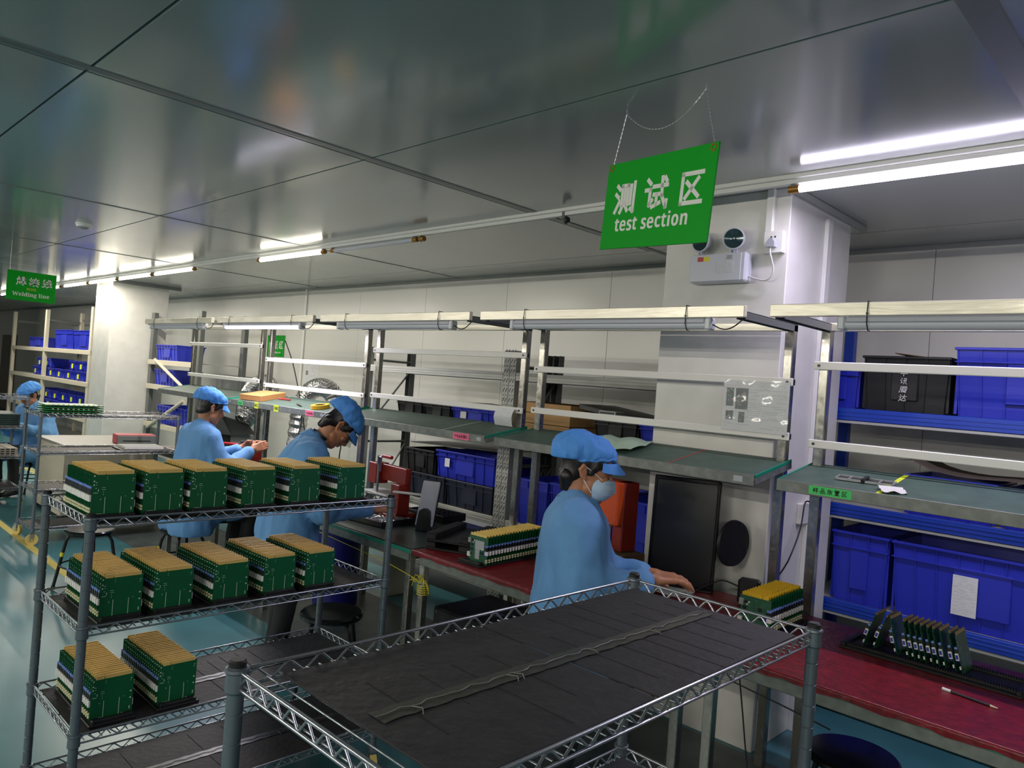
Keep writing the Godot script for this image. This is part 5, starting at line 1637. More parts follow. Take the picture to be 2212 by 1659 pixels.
func person(label: String, at: Vector3, facing: Vector2, P: Dictionary) -> void:
	# local frame: facing -z, right hand at +x
	var t := thing("person", label, "person", at, atan2(-facing.x, -facing.y))
	var neck: Vector3 = P.neck
	var hx := Transform3D(Basis(Vector3.RIGHT, -P.pitch) , P.head)
	if P.has("yaw"): hx.basis = Basis(Vector3.UP, P.yaw) * hx.basis
	var body := MB.new()
	var nf := field(0.02)
	nf.cap(neck + Vector3(0, -0.05, 0.005), hx * Vector3(0, -0.05, 0.018), 0.056, 0.05)
	nf.cap(hx * Vector3(0, -0.02, 0.045), hx * Vector3(0, -0.06, 0.03), 0.05, 0.05)
	nf.nets(body, 0.0075)
	head(t, hx, body, P)
	for s in [0, 1]:
		var hd: Array = P.hands[s]
		hand(body, hd[0], hd[1], hd[2], 1.0 if s == 0 else -1.0, hd[3])
	part(t, "body", body, M.skin)
	# coat
	var f := field(0.07, P.get("fold", 0.011), Vector3(11, 3.5, 11), P.get("seed", 4))
	for c in P.coat: f.cap(c[0], c[1], c[2], c[3])
	var sl: Array = P.arms
	for a in sl:
		f.cap(a[0], a[1], 0.088, 0.078)
		f.cap(a[1], a[2], 0.074, 0.054)
	f.planes.append(Plane(Vector3.DOWN, -P.hem))
	for s in [0, 1]:
		var d: Vector3 = (P.arms[s][2] - P.arms[s][1]).normalized()
		pass
	var cm := MB.new()
	f.nets(cm, 0.0125)
	var cn := part(t, "coat", cm, M.coat)
	for a in sl:
		var d: Vector3 = (a[2] - a[1]).normalized()
		var cuff := MB.new()
		cuff.cyl(a[2] - d * 0.01, a[2] + d * 0.035, 0.049, 0.043, 18, false)
		cuff.lathe([Vector2(0.043, 0.0), Vector2(0.03, -0.012)], 18, Transform3D(cuff.frame(d), a[2] + d * 0.035))
		part(cn, "cuff", cuff, M.coat)
	# collar: stands round the neck and folds over, open in front
	var up: Vector3 = P.get("collar_up", Vector3(0, 1, 0.1))
	up = up.normalized()
	var cb := Basis(up.cross(Vector3.BACK).normalized(), up, Vector3.ZERO)
	cb.z = cb.x.cross(cb.y)
	var pts := []
	var prof := [Vector2(0.068, -0.03), Vector2(0.066, 0.0), Vector2(0.066, 0.03), Vector2(0.071, 0.042), Vector2(0.078, 0.03), Vector2(0.093, -0.005), Vector2(0.1, -0.02)]
	for p in prof:
		for i in 25:
			var a := -2.65 + 5.3 * i / 24.0
			var fl := 1.0 - 0.35 * pow(absf(a) / 2.65, 4.0)
			var r: float = p.x * (1.0 + 0.1 * pow(absf(a) / 2.65, 3.0))
			pts.append(neck + cb * Vector3(r * sin(a), p.y * fl - 0.02 * pow(absf(a) / 2.65, 2.0), r * cos(a) * 1.05))
	var co := MB.new()
	co.grid(pts, 25, 0.004)
	part(cn, "collar", co, M.coat)
	if P.get("dark_collar", false):
		var dc := MB.new()
		dc.lathe([Vector2(0.062, -0.03), Vector2(0.061, 0.055), Vector2(0.057, 0.055)], 20, Transform3D(cb, neck))
		part(t, "shirt_collar", dc, M.black)
	# legs
	var l := field(0.03, 0.006, Vector3(14, 6, 14), 6)
	var sh := MB.new()
	for g in P.legs:
		l.cap(g[0], g[1], 0.088, 0.064)
		l.cap(g[1], g[2], 0.064, 0.05)
		var sf := field(0.02)
		sf.cap(g[2] + Vector3(0, -0.03, 0.03), g[2] + Vector3(0, -0.045, -0.15), 0.036, 0.03)
		sf.cap(g[2] + Vector3(0, 0.0, 0.0), g[2] + Vector3(0, -0.03, -0.06), 0.042, 0.038)
		sf.planes.append(Plane(Vector3.DOWN, 0.0))
		sf.nets(sh, 0.01)
	var lm := MB.new()
	l.nets(lm, 0.013)
	part(t, "trousers", lm, M.trousers)
	part(t, "shoes", sh, M.shoe)
func standing_legs(lean := 0.0) -> Array:
	return [[Vector3(0.085, 0.8, 0.02), Vector3(0.095, 0.45, -0.01), Vector3(0.1, 0.085, 0.03)], [Vector3(-0.085, 0.8, 0.02), Vector3(-0.095, 0.45, -0.01), Vector3(-0.1, 0.085, 0.03)]]
func seated_legs() -> Array:
	return [[Vector3(0.1, 0.54, 0.02), Vector3(0.13, 0.54, -0.38), Vector3(0.13, 0.085, -0.34)], [Vector3(-0.1, 0.54, 0.02), Vector3(-0.13, 0.54, -0.38), Vector3(-0.13, 0.085, -0.34)]]
func build_people() -> void:
	person("woman in a blue cap, face mask and coat standing at the red bench", Vector3(-1.895, 0, -2.385), Vector2(0.77, -0.64), {
		"neck": Vector3(0, 1.27, 0.015), "head": Vector3(0, 1.405, -0.02), "pitch": 0.16, "mask": true, "cap_tilt": -0.08, "seed": 4, "fold": 0.012,
		"coat": [[Vector3(0.075, 1.15, 0.015), Vector3(0.1, 0.66, 0.01), 0.135, 0.175], [Vector3(-0.075, 1.15, 0.015), Vector3(-0.1, 0.66, 0.01), 0.135, 0.175], [Vector3(-0.12, 1.225, 0.02), Vector3(0.12, 1.225, 0.02), 0.068, 0.068], [Vector3(0, 1.22, 0.01), Vector3(0, 1.285, 0.012), 0.085, 0.062], [Vector3(0, 1.0, -0.05), Vector3(0, 0.85, -0.06), 0.12, 0.12]],
		"arms": [[Vector3(0.165, 1.2, 0.015), Vector3(0.215, 0.965, -0.03), Vector3(0.13, 1.01, -0.25)], [Vector3(-0.165, 1.2, 0.015), Vector3(-0.215, 0.965, -0.05), Vector3(-0.1, 0.99, -0.27)]],
		"hem": 0.64, "legs": standing_legs(),
		"hands": [[Vector3(0.105, 1.02, -0.295), Vector3(-0.35, 0.02, -0.93), Vector3(0, -1, -0.2), 0.45], [Vector3(-0.08, 1.0, -0.315), Vector3(0.3, 0.0, -0.95), Vector3(0, -1, -0.2), 0.45]]})
	person("person in a blue cap bending low over the bench, dark collar and trousers", Vector3(-3.935, 0, -2.26), Vector2(0.42, -0.91), {
		"neck": Vector3(0, 1.315, -0.115), "head": Vector3(0, 1.405, -0.245), "pitch": 0.95, "glasses": true, "cap_tilt": -0.1, "seed": 12, "fold": 0.014, "dark_collar": true, "collar_up": Vector3(0, 0.8, -0.6),
		"coat": [[Vector3(0.075, 1.2, -0.06), Vector3(0.095, 0.62, 0.02), 0.12, 0.17], [Vector3(-0.075, 1.2, -0.06), Vector3(-0.095, 0.62, 0.02), 0.12, 0.17], [Vector3(-0.13, 1.27, -0.08), Vector3(0.13, 1.27, -0.08), 0.065, 0.065], [Vector3(0, 1.25, -0.06), Vector3(0, 1.32, -0.11), 0.09, 0.064], [Vector3(0, 1.1, 0.03), Vector3(0, 0.8, 0.06), 0.12, 0.13]],
		"arms": [[Vector3(0.18, 1.23, -0.08), Vector3(0.25, 0.97, -0.17), Vector3(0.12, 0.94, -0.41)], [Vector3(-0.18, 1.23, -0.08), Vector3(-0.25, 0.97, -0.17), Vector3(-0.1, 0.94, -0.41)]],
		"hem": 0.6, "legs": standing_legs(),
		"hands": [[Vector3(0.1, 0.935, -0.455), Vector3(-0.3, -0.1, -0.93), Vector3(0, -1, -0.2), 0.5], [Vector3(-0.08, 0.935, -0.455), Vector3(0.3, -0.1, -0.93), Vector3(0, -1, -0.2), 0.5]]})
	person("young man in a blue cap and coat seated in profile, hands at a red fixture", Vector3(-5.88, 0, -2.56), Vector2(0.06, -1.0), {
		"neck": Vector3(0, 1.225, 0.01), "head": Vector3(0, 1.365, -0.05), "pitch": 0.3, "cap_tilt": -0.12, "seed": 21, "fold": 0.012, "nape": false,
		"coat": [[Vector3(0.08, 1.1, 0.03), Vector3(0.12, 0.46, 0.08), 0.125, 0.17], [Vector3(-0.08, 1.1, 0.03), Vector3(-0.12, 0.46, 0.08), 0.125, 0.17], [Vector3(-0.14, 1.17, 0.02), Vector3(0.14, 1.17, 0.02), 0.065, 0.065], [Vector3(0, 1.15, 0.02), Vector3(0, 1.23, 0.012), 0.09, 0.064], [Vector3(0.1, 0.58, 0.0), Vector3(0.13, 0.58, -0.25), 0.12, 0.1], [Vector3(-0.1, 0.58, 0.0), Vector3(-0.13, 0.58, -0.25), 0.12, 0.1]],
		"arms": [[Vector3(0.19, 1.13, 0.02), Vector3(0.27, 0.9, -0.08), Vector3(0.17, 1.03, -0.3)], [Vector3(-0.19, 1.13, 0.02), Vector3(-0.27, 0.9, -0.08), Vector3(-0.1, 1.02, -0.32)]],
		"hem": 0.4, "legs": seated_legs(),
		"hands": [[Vector3(0.155, 1.055, -0.34), Vector3(-0.1, 0.3, -0.93), Vector3(-0.9, -0.3, 0), 0.55], [Vector3(-0.08, 1.05, -0.36), Vector3(0.25, 0.25, -0.93), Vector3(0.9, -0.3, 0), 0.55]]})
	person("worker in pale blue cap and coat seated behind the far left trolley", Vector3(-10.45, 0, -2.5), Vector2(0.45, 0.9), {
		"neck": Vector3(0, 1.06, -0.05), "head": Vector3(0, 1.17, -0.13), "pitch": 0.5, "cap_tilt": -0.05, "seed": 31, "fold": 0.012, "mask": false,
		"coat": [[Vector3(0.08, 0.95, -0.02), Vector3(0.13, 0.42, 0.08), 0.125, 0.18], [Vector3(-0.08, 0.95, -0.02), Vector3(-0.13, 0.42, 0.08), 0.125, 0.18], [Vector3(-0.14, 1.01, -0.03), Vector3(0.14, 1.01, -0.03), 0.065, 0.065], [Vector3(0, 0.99, -0.03), Vector3(0, 1.06, -0.05), 0.09, 0.064], [Vector3(0.1, 0.52, 0.0), Vector3(0.14, 0.5, -0.28), 0.12, 0.11], [Vector3(-0.1, 0.52, 0.0), Vector3(-0.14, 0.5, -0.28), 0.12, 0.11]],
		"arms": [[Vector3(0.19, 0.97, -0.03), Vector3(0.29, 0.74, -0.1), Vector3(0.15, 0.82, -0.35)], [Vector3(-0.19, 0.97, -0.03), Vector3(-0.29, 0.74, -0.1), Vector3(-0.15, 0.82, -0.35)]],
		"hem": 0.3, "legs": seated_legs(),
		"hands": [[Vector3(0.13, 0.83, -0.39), Vector3(-0.2, 0, -0.93), Vector3(0, -1, 0), 0.4], [Vector3(-0.13, 0.83, -0.39), Vector3(0.2, 0, -0.93), Vector3(0, -1, 0), 0.4]]})
# ---------------------------------------------------------------- things on and round the benches
func stool(label: String, x: float, z: float, h: float, turn := 0.0) -> void:
	var t := thing("stool", label, "stool", Vector3(x, 0, z), turn)
	var s := MB.new()
	s.lathe([Vector2(0, h - 0.035), Vector2(0.155, h - 0.035), Vector2(0.166, h - 0.026), Vector2(0.166, h - 0.01), Vector2(0.156, h), Vector2(0, h + 0.003)], 32)
	part(t, "seat", s, M.blackgloss)
	for k in 4:
		var a := TAU * k / 4.0 + PI / 4
		var d := Vector3(cos(a), 0, sin(a))
		var l := MB.new()
		l.tube([d * 0.08 + Vector3(0, h - 0.04, 0), d * 0.13 + Vector3(0, h - 0.05, 0), d * 0.15 + Vector3(0, h - 0.09, 0), d * 0.215 + Vector3(0, 0.01, 0)], 0.0115, 8)
		var ln := part(t, "leg", l, M.black)
		var f := MB.new()
		f.cyl(d * 0.215 + Vector3(0, 0, 0), d * 0.212 + Vector3(0, 0.03, 0), 0.015, 0.014, 10)
		part(ln, "foot", f, M.black)
		if k == 1:
			var y := MB.new()
			y.cyl(d * 0.172 + Vector3(0, 0.245, 0), d * 0.168 + Vector3(0, 0.275, 0), 0.0135, -1.0, 10, false)
			part(ln, "tape", y, M.yellow)
	var r := MB.new()
	var q := []
	for i in 25: q.append(Vector3(0.178 * cos(TAU * i / 24.0), 0.19, 0.178 * sin(TAU * i / 24.0)))
	r.tube(q, 0.007, 6)
	part(t, "ring", r, M.black)
func build_props() -> void:
	stool("black round stool with yellow tape behind the loaded trolley, left", -6.0, -1.83, 0.45, 0.3)
	stool("black round stool beside the stooping person's dark trousers", -3.44, -2.27, 0.45, 0.9)
	stool("black round stool under the seated young man", -5.9, -2.47, 0.42, 0.2)
	stool("black round stool under the right bench at the bottom edge", -0.98, -2.98, 0.45, 0.5)
	stool("black stool under the far left seated worker", -10.47, -2.53, 0.38, 0.1)
	# emergency twin lamp on the near pillar
	var e := thing("emergency_light", "white twin head emergency light on the near pillar under the green sign", "lamp", Vector3(-1.997, 2.425, -3.58))
	part(e, "housing", BX(-0.158, 0.158, -0.075, 0.075, 0, 0.075, 0.008), M.tubeoff)
	part(e, "cover", BX(-0.16, 0.135, -0.07, 0.07, 0.075, 0.08, 0.004), M.tubeoff)
	part(e, "sticker", BX(-0.115, -0.08, 0.036, 0.06, 0.08, 0.0808), M.redplast)
	part(e, "sticker", BX(-0.08, -0.045, 0.036, 0.06, 0.08, 0.0808), M.yellow)
	part(e, "sticker", BX(0.0, 0.095, -0.03, 0.03, 0.08, 0.0808), M.doc3)
	part(e, "indicator_panel", BX(0.055, 0.085, 0.042, 0.062, 0.08, 0.0815, 0.0005), M.greyplast)
	for k in 2:
		var hx: float = [-0.115, 0.075][k]
		var hp := Vector3(hx, 0.15, 0.055)
		var dirn := Vector3([-0.15, 0.25][k], -0.1, 1).normalized()
		var mb := MB.new()
		var fr := mb.frame(dirn)
		mb.lathe([Vector2(0, -0.05), Vector2(0.03, -0.048), Vector2(0.05, -0.02), Vector2(0.057, 0.0), Vector2(0.057, 0.012), Vector2(0.05, 0.014)], 26, Transform3D(fr, hp))
		var hd := part(e, "lamp_head", mb, M.tubeoff)
		var ln := MB.new()
		ln.lathe([Vector2(0, 0.002), Vector2(0.02, 0.005), Vector2(0.05, 0.0125)], 26, Transform3D(fr, hp))
		part(hd, "reflector", ln, M.lens)
		var bl := MB.new()
		bl.ell(hp + dirn * 0.009, Vector3(0.006, 0.006, 0.006))
		part(hd, "bulb", bl, M.silver)
		var nk := MB.new()
		nk.tube([Vector3(hx, 0.075, 0.04), Vector3(hx, 0.1, 0.045)], 0.012, 8)
		for s in [-1.0, 1.0]: nk.bb(hx + s * 0.014 - 0.002, hx + s * 0.014 + 0.002, 0.072, 0.11, 0.038, 0.05, 0.0005)
		part(e, "bracket", nk, M.tubegrey)
	var so := thing("power_socket", "white wall socket with plug on the near pillar beside the emergency light", "socket", Vector3(-1.723, 2.55, -3.58))
	part(so, "plate", BX(-0.052, 0.052, -0.052, 0.052, 0, 0.03, 0.004), M.trunk)
	for s in [-1.0, 1.0]: part(so, "slot", BX(s * 0.01 - 0.004, s * 0.01 + 0.004, 0.018, 0.026, 0.03, 0.0308), M.hole)
	var pg := MB.new()
	pg.prism(PackedVector2Array([Vector2(-0.022, -0.032), Vector2(0.022, -0.032), Vector2(0.022, -0.01), Vector2(0.008, 0.01), Vector2(-0.008, 0.01), Vector2(-0.022, -0.012)]), 0.03, 0.062)
	part(so, "plug", pg, M.tubegrey)
	single("socket_ledge", BX(-1.775, -1.668, 2.49, 2.498, -3.58, -3.54, 0.002), M.trunk, "thin white ledge under the wall socket on the near pillar", "ledge")
	var cw := MB.new()
	var q := []
	for p in [[-1.723, 2.52, -3.53], [-1.722, 2.49, -3.525], [-1.712, 2.45, -3.53], [-1.706, 2.41, -3.54], [-1.715, 2.375, -3.545], [-1.745, 2.355, -3.545], [-1.79, 2.362, -3.545], [-1.838, 2.378, -3.545]]: q.append(Vector3(p[0], p[1], p[2]))
	cw.tube(smooth(q, 4), 0.0045, 8)
	single("power_cable", cw, M.whitecable, "white cable looping from the plug to the emergency light", "cable")
	var sw := thing("wall_box", "white switch box with a black cord on the near pillar's side", "box", Vector3(-1.655, 1.17, -3.96))
	part(sw, "box", BX(0, 0.03, -0.055, 0.055, -0.05, 0.05, 0.004), M.trunk)
	var cb := MB.new()
	cb.tube(smooth([Vector3(-1.62, 1.235, -3.98), Vector3(-1.61, 1.23, -3.9), Vector3(-1.6, 1.1, -3.84), Vector3(-1.6, 0.95, -3.72), Vector3(-1.62, 0.8, -3.58), Vector3(-1.62, 0.5, -3.55), Vector3(-1.6, 0.3, -3.5)], 4), 0.004, 6)
	single("power_cable", cb, M.cable, "black cord running down the near pillar's side to the floor", "cable")
	# monitor turned upright
	var m := thing("monitor", "black monitor turned upright on the red mat before the near pillar", "monitor", Vector3(-1.965, TOP + 0.0046, -3.31), atan2(0.36, 0.93))
	m.rotation.x = 0.0
	var mr := Basis(Vector3.RIGHT, -0.07)
	var fb := MB.new()
	fb.box(mr * Vector3(0, 0.275, -0.012), Vector3(0.33, 0.55, 0.035), 0.008, mr)
	part(m, "case", fb, M.black)
	var sc := MB.new()
	sc.box(mr * Vector3(0.0, 0.275, 0.006), Vector3(0.3, 0.51, 0.003), 0.001, mr)
	part(m, "screen", sc, M.screen)
	var bz := MB.new()
	for s in [-1.0, 1.0]:
		bz.box(mr * Vector3(s * 0.158, 0.275, 0.008), Vector3(0.014, 0.55, 0.008), 0.003, mr)
		bz.box(mr * Vector3(0, 0.275 + s * 0.265, 0.008), Vector3(0.33, 0.02, 0.008), 0.003, mr)
	part(m, "bezel", bz, M.blackgloss)
	var lb := MB.new()
	lb.box(mr * Vector3(0.1662, 0.11, -0.012), Vector3(0.001, 0.1, 0.014), 0.0, mr)
	part(m, "label_strip", lb, M.paper)
	var ar := MB.new()
	ar.tube([Vector3(0.02, 0.3, -0.045), Vector3(0.12, 0.27, -0.055), Vector3(0.2, 0.255, -0.045)], 0.022, 10)
	part(m, "stand_arm", ar, M.black)
	var dd := Vector3(0.78, 0, 0.5).normalized()
	var dc := Vector3(0.235, 0.255, -0.04)
	var ds := MB.new()
	ds.cyl(dc, dc + dd * 0.014, 0.115, 0.112, 40)
	var dn := part(m, "stand_base", ds, M.black)
	for k in 4:
		var ft := MB.new()
		var a := TAU * k / 4.0 + 0.4
		var fp := dc + Vector3(0, 0.095 * sin(a), 0) + dd.cross(Vector3.UP) * 0.095 * cos(a)
		ft.cyl(fp + dd * 0.013, fp + dd * 0.017, 0.008, -1.0, 8)
		part(dn, "rubber_foot", ft, M.chip)
	# orange press between the woman and the pillar
	var pr := thing("test_press", "orange test press with rods behind the masked woman's chest", "press", Vector3(-2.26, TOP + 0.0046, -3.14), -0.15)
	part(pr, "base", BX(-0.09, 0.13, 0, 0.15, -0.1, 0.1, 0.004), M.carddark)
	part(pr, "column", BX(0.0, 0.07, 0.15, 0.5, -0.09, 0.02, 0.006), M.redpaint)
	part(pr, "head", BX(-0.16, 0.065, 0.28, 0.5, -0.085, 0.06, 0.008), M.orange)
	for k in 3:
		var rd := MB.new()
		rd.cyl(Vector3(-0.1 + 0.045 * k, 0.15, 0.02), Vector3(-0.1 + 0.045 * k, 0.285, 0.02), 0.004, -1.0, 8)
		part(pr, "rod", rd, M.chrome)
	for k in 3:
		var bo := MB.new()
		bo.cyl(Vector3(-0.02 + 0.03 * k, 0.295 + 0.012 * (k % 2), 0.06), Vector3(-0.02 + 0.03 * k, 0.295 + 0.012 * (k % 2), 0.064), 0.004, -1.0, 8)
		part(pr, "bolt", bo, M.chrome)
	var wr := MB.new()
	for k in 3: wr.tube(smooth([Vector3(-2.33 + 0.015 * k, 0.98, -3.06), Vector3(-2.25 + 0.01 * k, 0.94, -3.0), Vector3(-2.15, 0.9 - 0.01 * k, -2.98), Vector3(-2.09, 0.85, -2.99 + 0.01 * k), Vector3(-2.12, 0.8, -2.99)], 4), 0.0032, 6)
	single("wire_bundle", wr, M.whitecable, "bundle of pale wires hanging from the orange press", "wires")
	single("plastic_sheet", sheet(Vector3(-2.0, TOP + 0.008, -3.2), 0.3, 0.16, 0.3), M.paper, "crumpled white sheet on the red mat beside the monitor foot", "sheet")
	var tl := MB.new()
	tl.tube(smooth([Vector3(-2.02, TOP + 0.014, -3.0), Vector3(-1.9, TOP + 0.016, -3.06), Vector3(-1.78, TOP + 0.014, -3.0), Vector3(-1.66, TOP + 0.012, -3.05)], 5), 0.006, 7)
	single("black_cable", tl, M.cable, "thick black cable lying on the red mat before the monitor", "cable")
	var mp := thing("adapter", "black power adapter on the table edge behind the bright edged boards", "adapter", Vector3(-1.62, TOP + 0.005, -3.36), 0.3)
	part(mp, "body", BX(-0.05, 0.05, 0, 0.12, -0.03, 0.03, 0.012), M.black)
	var mc := MB.new()
	mc.tube(smooth([Vector3(-1.67, TOP + 0.08, -3.35), Vector3(-1.75, TOP + 0.09, -3.34), Vector3(-1.82, TOP + 0.05, -3.33), Vector3(-1.88, TOP + 0.01, -3.32)], 4), 0.004, 6)
	single("power_cable", mc, M.cable, "black cable arching from the adapter towards the monitor", "cable")
	var lo := thing("circuit_board", "loose green board lying on the red mat behind the front trolley rail", "circuit board", Vector3(-1.68, TOP + 0.006, -2.93), 0.4)
	part(lo, "board", BX(-0.07, 0.07, 0, 0.0016, -0.055, 0.055), M.pcb)
	part(lo, "connector", BX(0.03, 0.06, 0.0016, 0.012, 0.03, 0.053, 0.001), M.creamconn)
	# things on the right table and shelf
	var pe := thing("marker_pen", "black marker pen with white cap on the right red mat", "pen", Vector3(-0.612, TOP + 0.0095, -2.957), -0.19)
	var pb := MB.new()
	pb.cyl(Vector3(-0.06, 0, 0), Vector3(0.065, 0, 0), 0.0042, -1.0, 10)
	part(pe, "barrel", pb, M.pens)
	var pc := MB.new()
	pc.cyl(Vector3(-0.088, 0, 0), Vector3(-0.06, 0, 0), 0.0052, -1.0, 10)
	part(pe, "cap", pc, M.whiteconn)
	var pt := MB.new()
	pt.cyl(Vector3(0.065, 0, 0), Vector3(0.088, 0, 0), 0.004, 0.0012, 10)
	part(pe, "tip", pt, M.creamconn)
	var ru := thing("bracket_strip", "black and silver bracket strip on the right upper shelf", "strip", shelf_point(-1.12, 0.42, 0.001), 0.02)
	ru.rotation.x = atan2(0.066, 0.375)
	var rm := MB.new()
	rm.bb(-0.115, 0.115, 0.0, 0.009, -0.03, -0.026)
	rm.bb(-0.115, 0.115, 0.0, 0.009, 0.026, 0.03)
	for x in [-0.113, -0.06, 0.0, 0.06, 0.113]: rm.bb(x - 0.002, x + 0.002, 0.0, 0.009, -0.03, 0.03)
	part(ru, "frame", rm, M.silver)
	part(ru, "insert", BX(-0.11, 0.11, 0, 0.004, -0.026, 0.026), M.chip)
	part(ru, "clip", BX(-0.008, 0.008, 0, 0.016, -0.034, 0.034, 0.002), M.black)
	single("paper_note", sheet(shelf_point(-0.985, 0.18, 0.008), 0.095, 0.09, 0.5, -0.15), M.paper, "white paper note hanging over the edge of the right upper shelf", "paper")
	var bagm := MB.new()
	var pts := []
	for j in 9:
		for i in 13:
			var fx := i / 12.0
			var fz := j / 8.0
			pts.append(shelf_point(-2.55 + 0.3 * fx - 0.03 * fz, 0.15 + 0.7 * fz, 0.012 + 0.03 * absf(sin(fx * 5.0 + fz * 2.0)) * (1.0 - absf(fz - 0.5)) ))
	bagm.grid(pts, 13, 0.001)
	single("plastic_bag", bagm, M.bag, "crumpled pale green plastic bag on the shelf behind the masked woman's cap", "bag")
	# middle bench: parts tray, boxes, stand, red fixture
	var tr := thing("parts_tray", "black tray full of small shiny parts on the dark middle table", "tray", Vector3(-4.02, TOP + 0.005, -2.96), 0.12)
	part(tr, "tray", tray_mesh(0.42, 0.34, 0.035), M.black)
	var mm := MultiMesh.new()
	mm.transform_format = MultiMesh.TRANSFORM_3D
	mm.mesh = BX(-0.016, 0.016, -0.003, 0.003, -0.005, 0.005, 0.001).mesh()
	mm.instance_count = 320
	var r := RandomNumberGenerator.new()
	r.seed = 3
	for i in 320:
		mm.set_instance_transform(i, Transform3D(Basis.from_euler(Vector3(r.randf_range(-0.5, 0.5), r.randf() * TAU, r.randf_range(-0.5, 0.5))), Vector3(r.randf_range(-0.18, 0.18), r.randf_range(0.012, 0.036), r.randf_range(-0.14, 0.14))))
	var mi := MultiMeshInstance3D.new()
	mi.name = "metal_parts"
	mi.multimesh = mm
	mi.material_override = M.silver
	mi.set_meta("kind", "stuff")
	tr.add_child(mi, true)
	var t2 := thing("parts_tray", "black gridded tray behind the white stand on the middle table", "tray", Vector3(-3.92, TOP + 0.005, -3.36), 0.1)
	part(t2, "tray", tray_mesh(0.36, 0.22, 0.05), M.black)
	var gg := MB.new()
	for i in 9: gg.bb(-0.16 + 0.04 * i - 0.002, -0.16 + 0.04 * i + 0.002, 0.01, 0.046, -0.1, 0.1)
	for j in 5: gg.bb(-0.17, 0.17, 0.01, 0.046, -0.09 + 0.045 * j - 0.002, -0.09 + 0.045 * j + 0.002)
	part(t2, "divider", gg, M.chip)
	var st := thing("tablet_stand", "slanted pale stand with black foot on the middle table", "stand", Vector3(-3.62, TOP + 0.005, -3.02), 0.55)
	var sb := Basis(Vector3.RIGHT, -0.38)
	var sm := MB.new()
	sm.box(Vector3(0, 0.165, -0.03), Vector3(0.115, 0.29, 0.014), 0.005, sb)
	part(st, "panel", sm, M.tubegrey)
	var sk := MB.new()
	sk.box(Vector3(0, 0.165, -0.048), Vector3(0.118, 0.294, 0.02), 0.006, sb)
	part(st, "back_shell", sk, M.black)
	var sf := MB.new()
	sf.prism(PackedVector2Array([Vector2(-0.052, 0), Vector2(0.052, 0), Vector2(0.034, 0.125), Vector2(0.012, 0.14), Vector2(-0.012, 0.14), Vector2(-0.034, 0.125)]), 0.005, 0.03)
	sf.bb(-0.052, 0.052, 0, 0.012, -0.1, 0.04, 0.004)
	part(st, "foot", sf, M.chip)
	part(st, "arm_strip", BX(-0.26, -0.05, 0.2, 0.212, -0.1, -0.07, 0.003), M.paper)
	var bx := thing("board_holder", "stack of empty black board holders at the left of the red mat", "board holder", Vector3(-3.2, TOP + 0.005, -2.96), 0.42)
	for k in 2:
		var em := MB.new()
		var yy := 0.045 * k
		em.bb(-0.13, 0.13, yy, yy + 0.012, -0.22, 0.22, 0.003)
		for s in [-1.0, 1.0]:
			em.bb(s * 0.1 - 0.03, s * 0.1 + 0.03, yy + 0.01, yy + 0.042, -0.215, 0.215, 0.004)
			for j in 20: em.bb(s * 0.1 - 0.03, s * 0.1 + 0.03, yy + 0.04, yy + 0.047, -0.2 + 0.021 * j, -0.193 + 0.021 * j)
		part(bx, "holder", em, M.black)
	var fx := thing("clamp_fixture", "red steel fixture with a toggle clamp on the middle table", "fixture", Vector3(-4.1, TOP + 0.005, -3.08), -0.1)
	part(fx, "block", BX(-0.2, -0.1, 0.21, 0.35, -0.05, 0.05, 0.003), M.redpaint)
	part(fx, "bridge", BX(-0.1, 0.2, 0.24, 0.345, -0.045, 0.0, 0.003), M.redpaint)
	part(fx, "column", BX(0.1, 0.2, 0.0, 0.24, -0.045, 0.045, 0.003), M.redpaint)
	part(fx, "base", BX(-0.25, 0.2, 0.0, 0.05, -0.1, 0.1, 0.003), M.redpaint)
	part(fx, "cover_plate", BX(-0.2, 0.1, 0.15, 0.16, -0.08, 0.08, 0.002), M.paper)
	var cl := MB.new()
	cl.tube([Vector3(-0.06, 0.16, 0.055), Vector3(-0.06, 0.34, 0.055)], 0.009, 8)
	cl.bb(-0.075, -0.045, 0.3, 0.4, 0.04, 0.052, 0.002)
	cl.tube([Vector3(-0.06, 0.34, 0.06), Vector3(-0.065, 0.405, 0.06), Vector3(0.0, 0.41, 0.06)], 0.007, 8)
	part(fx, "toggle", cl, M.chrome)
	var hl := MB.new()
	hl.tube([Vector3(0.0, 0.41, 0.06), Vector3(0.02, 0.411, 0.06), Vector3(0.1, 0.411, 0.06), Vector3(0.11, 0.411, 0.06)], 0.0125, 10)
	part(fx, "handle", hl, M.redplast)
	# second fixture in the seated man's hands
	var f2 := thing("clamp_fixture", "small red clamp fixture at the seated young man's hands", "fixture", Vector3(-6.06, TOP + 0.002, -3.06), 0.0)
	part(f2, "block", BX(-0.08, 0.1, 0.08, 0.28, -0.06, 0.06, 0.01), M.redpaint)
	part(f2, "base", BX(-0.14, 0.14, 0, 0.08, -0.09, 0.09, 0.004), M.redpaint)
	var c2 := MB.new()
	c2.bb(-0.12, -0.08, 0.1, 0.3, -0.02, 0.04, 0.006)
	c2.tube([Vector3(-0.1, 0.26, 0.02), Vector3(-0.14, 0.262, 0.06)], 0.007, 8)
	part(f2, "toggle", c2, M.chip)
	var h2 := MB.new()
	h2.tube([Vector3(-0.13, 0.262, 0.05), Vector3(-0.22, 0.266, 0.14)], 0.012, 10)
	part(f2, "handle", h2, M.redplast)
	# on the shelf of the second far bench
	var cbx := thing("cardboard_box", "flat cardboard box on the shelf above the duct hood", "box", shelf_point(-6.42, 0.45, 0.0), 0.1)
	cbx.rotation.x = 0.17
	part(cbx, "box", BX(-0.17, 0.17, 0.001, 0.05, -0.13, 0.13, 0.002), std(C8(188, 132, 78), 0.8))
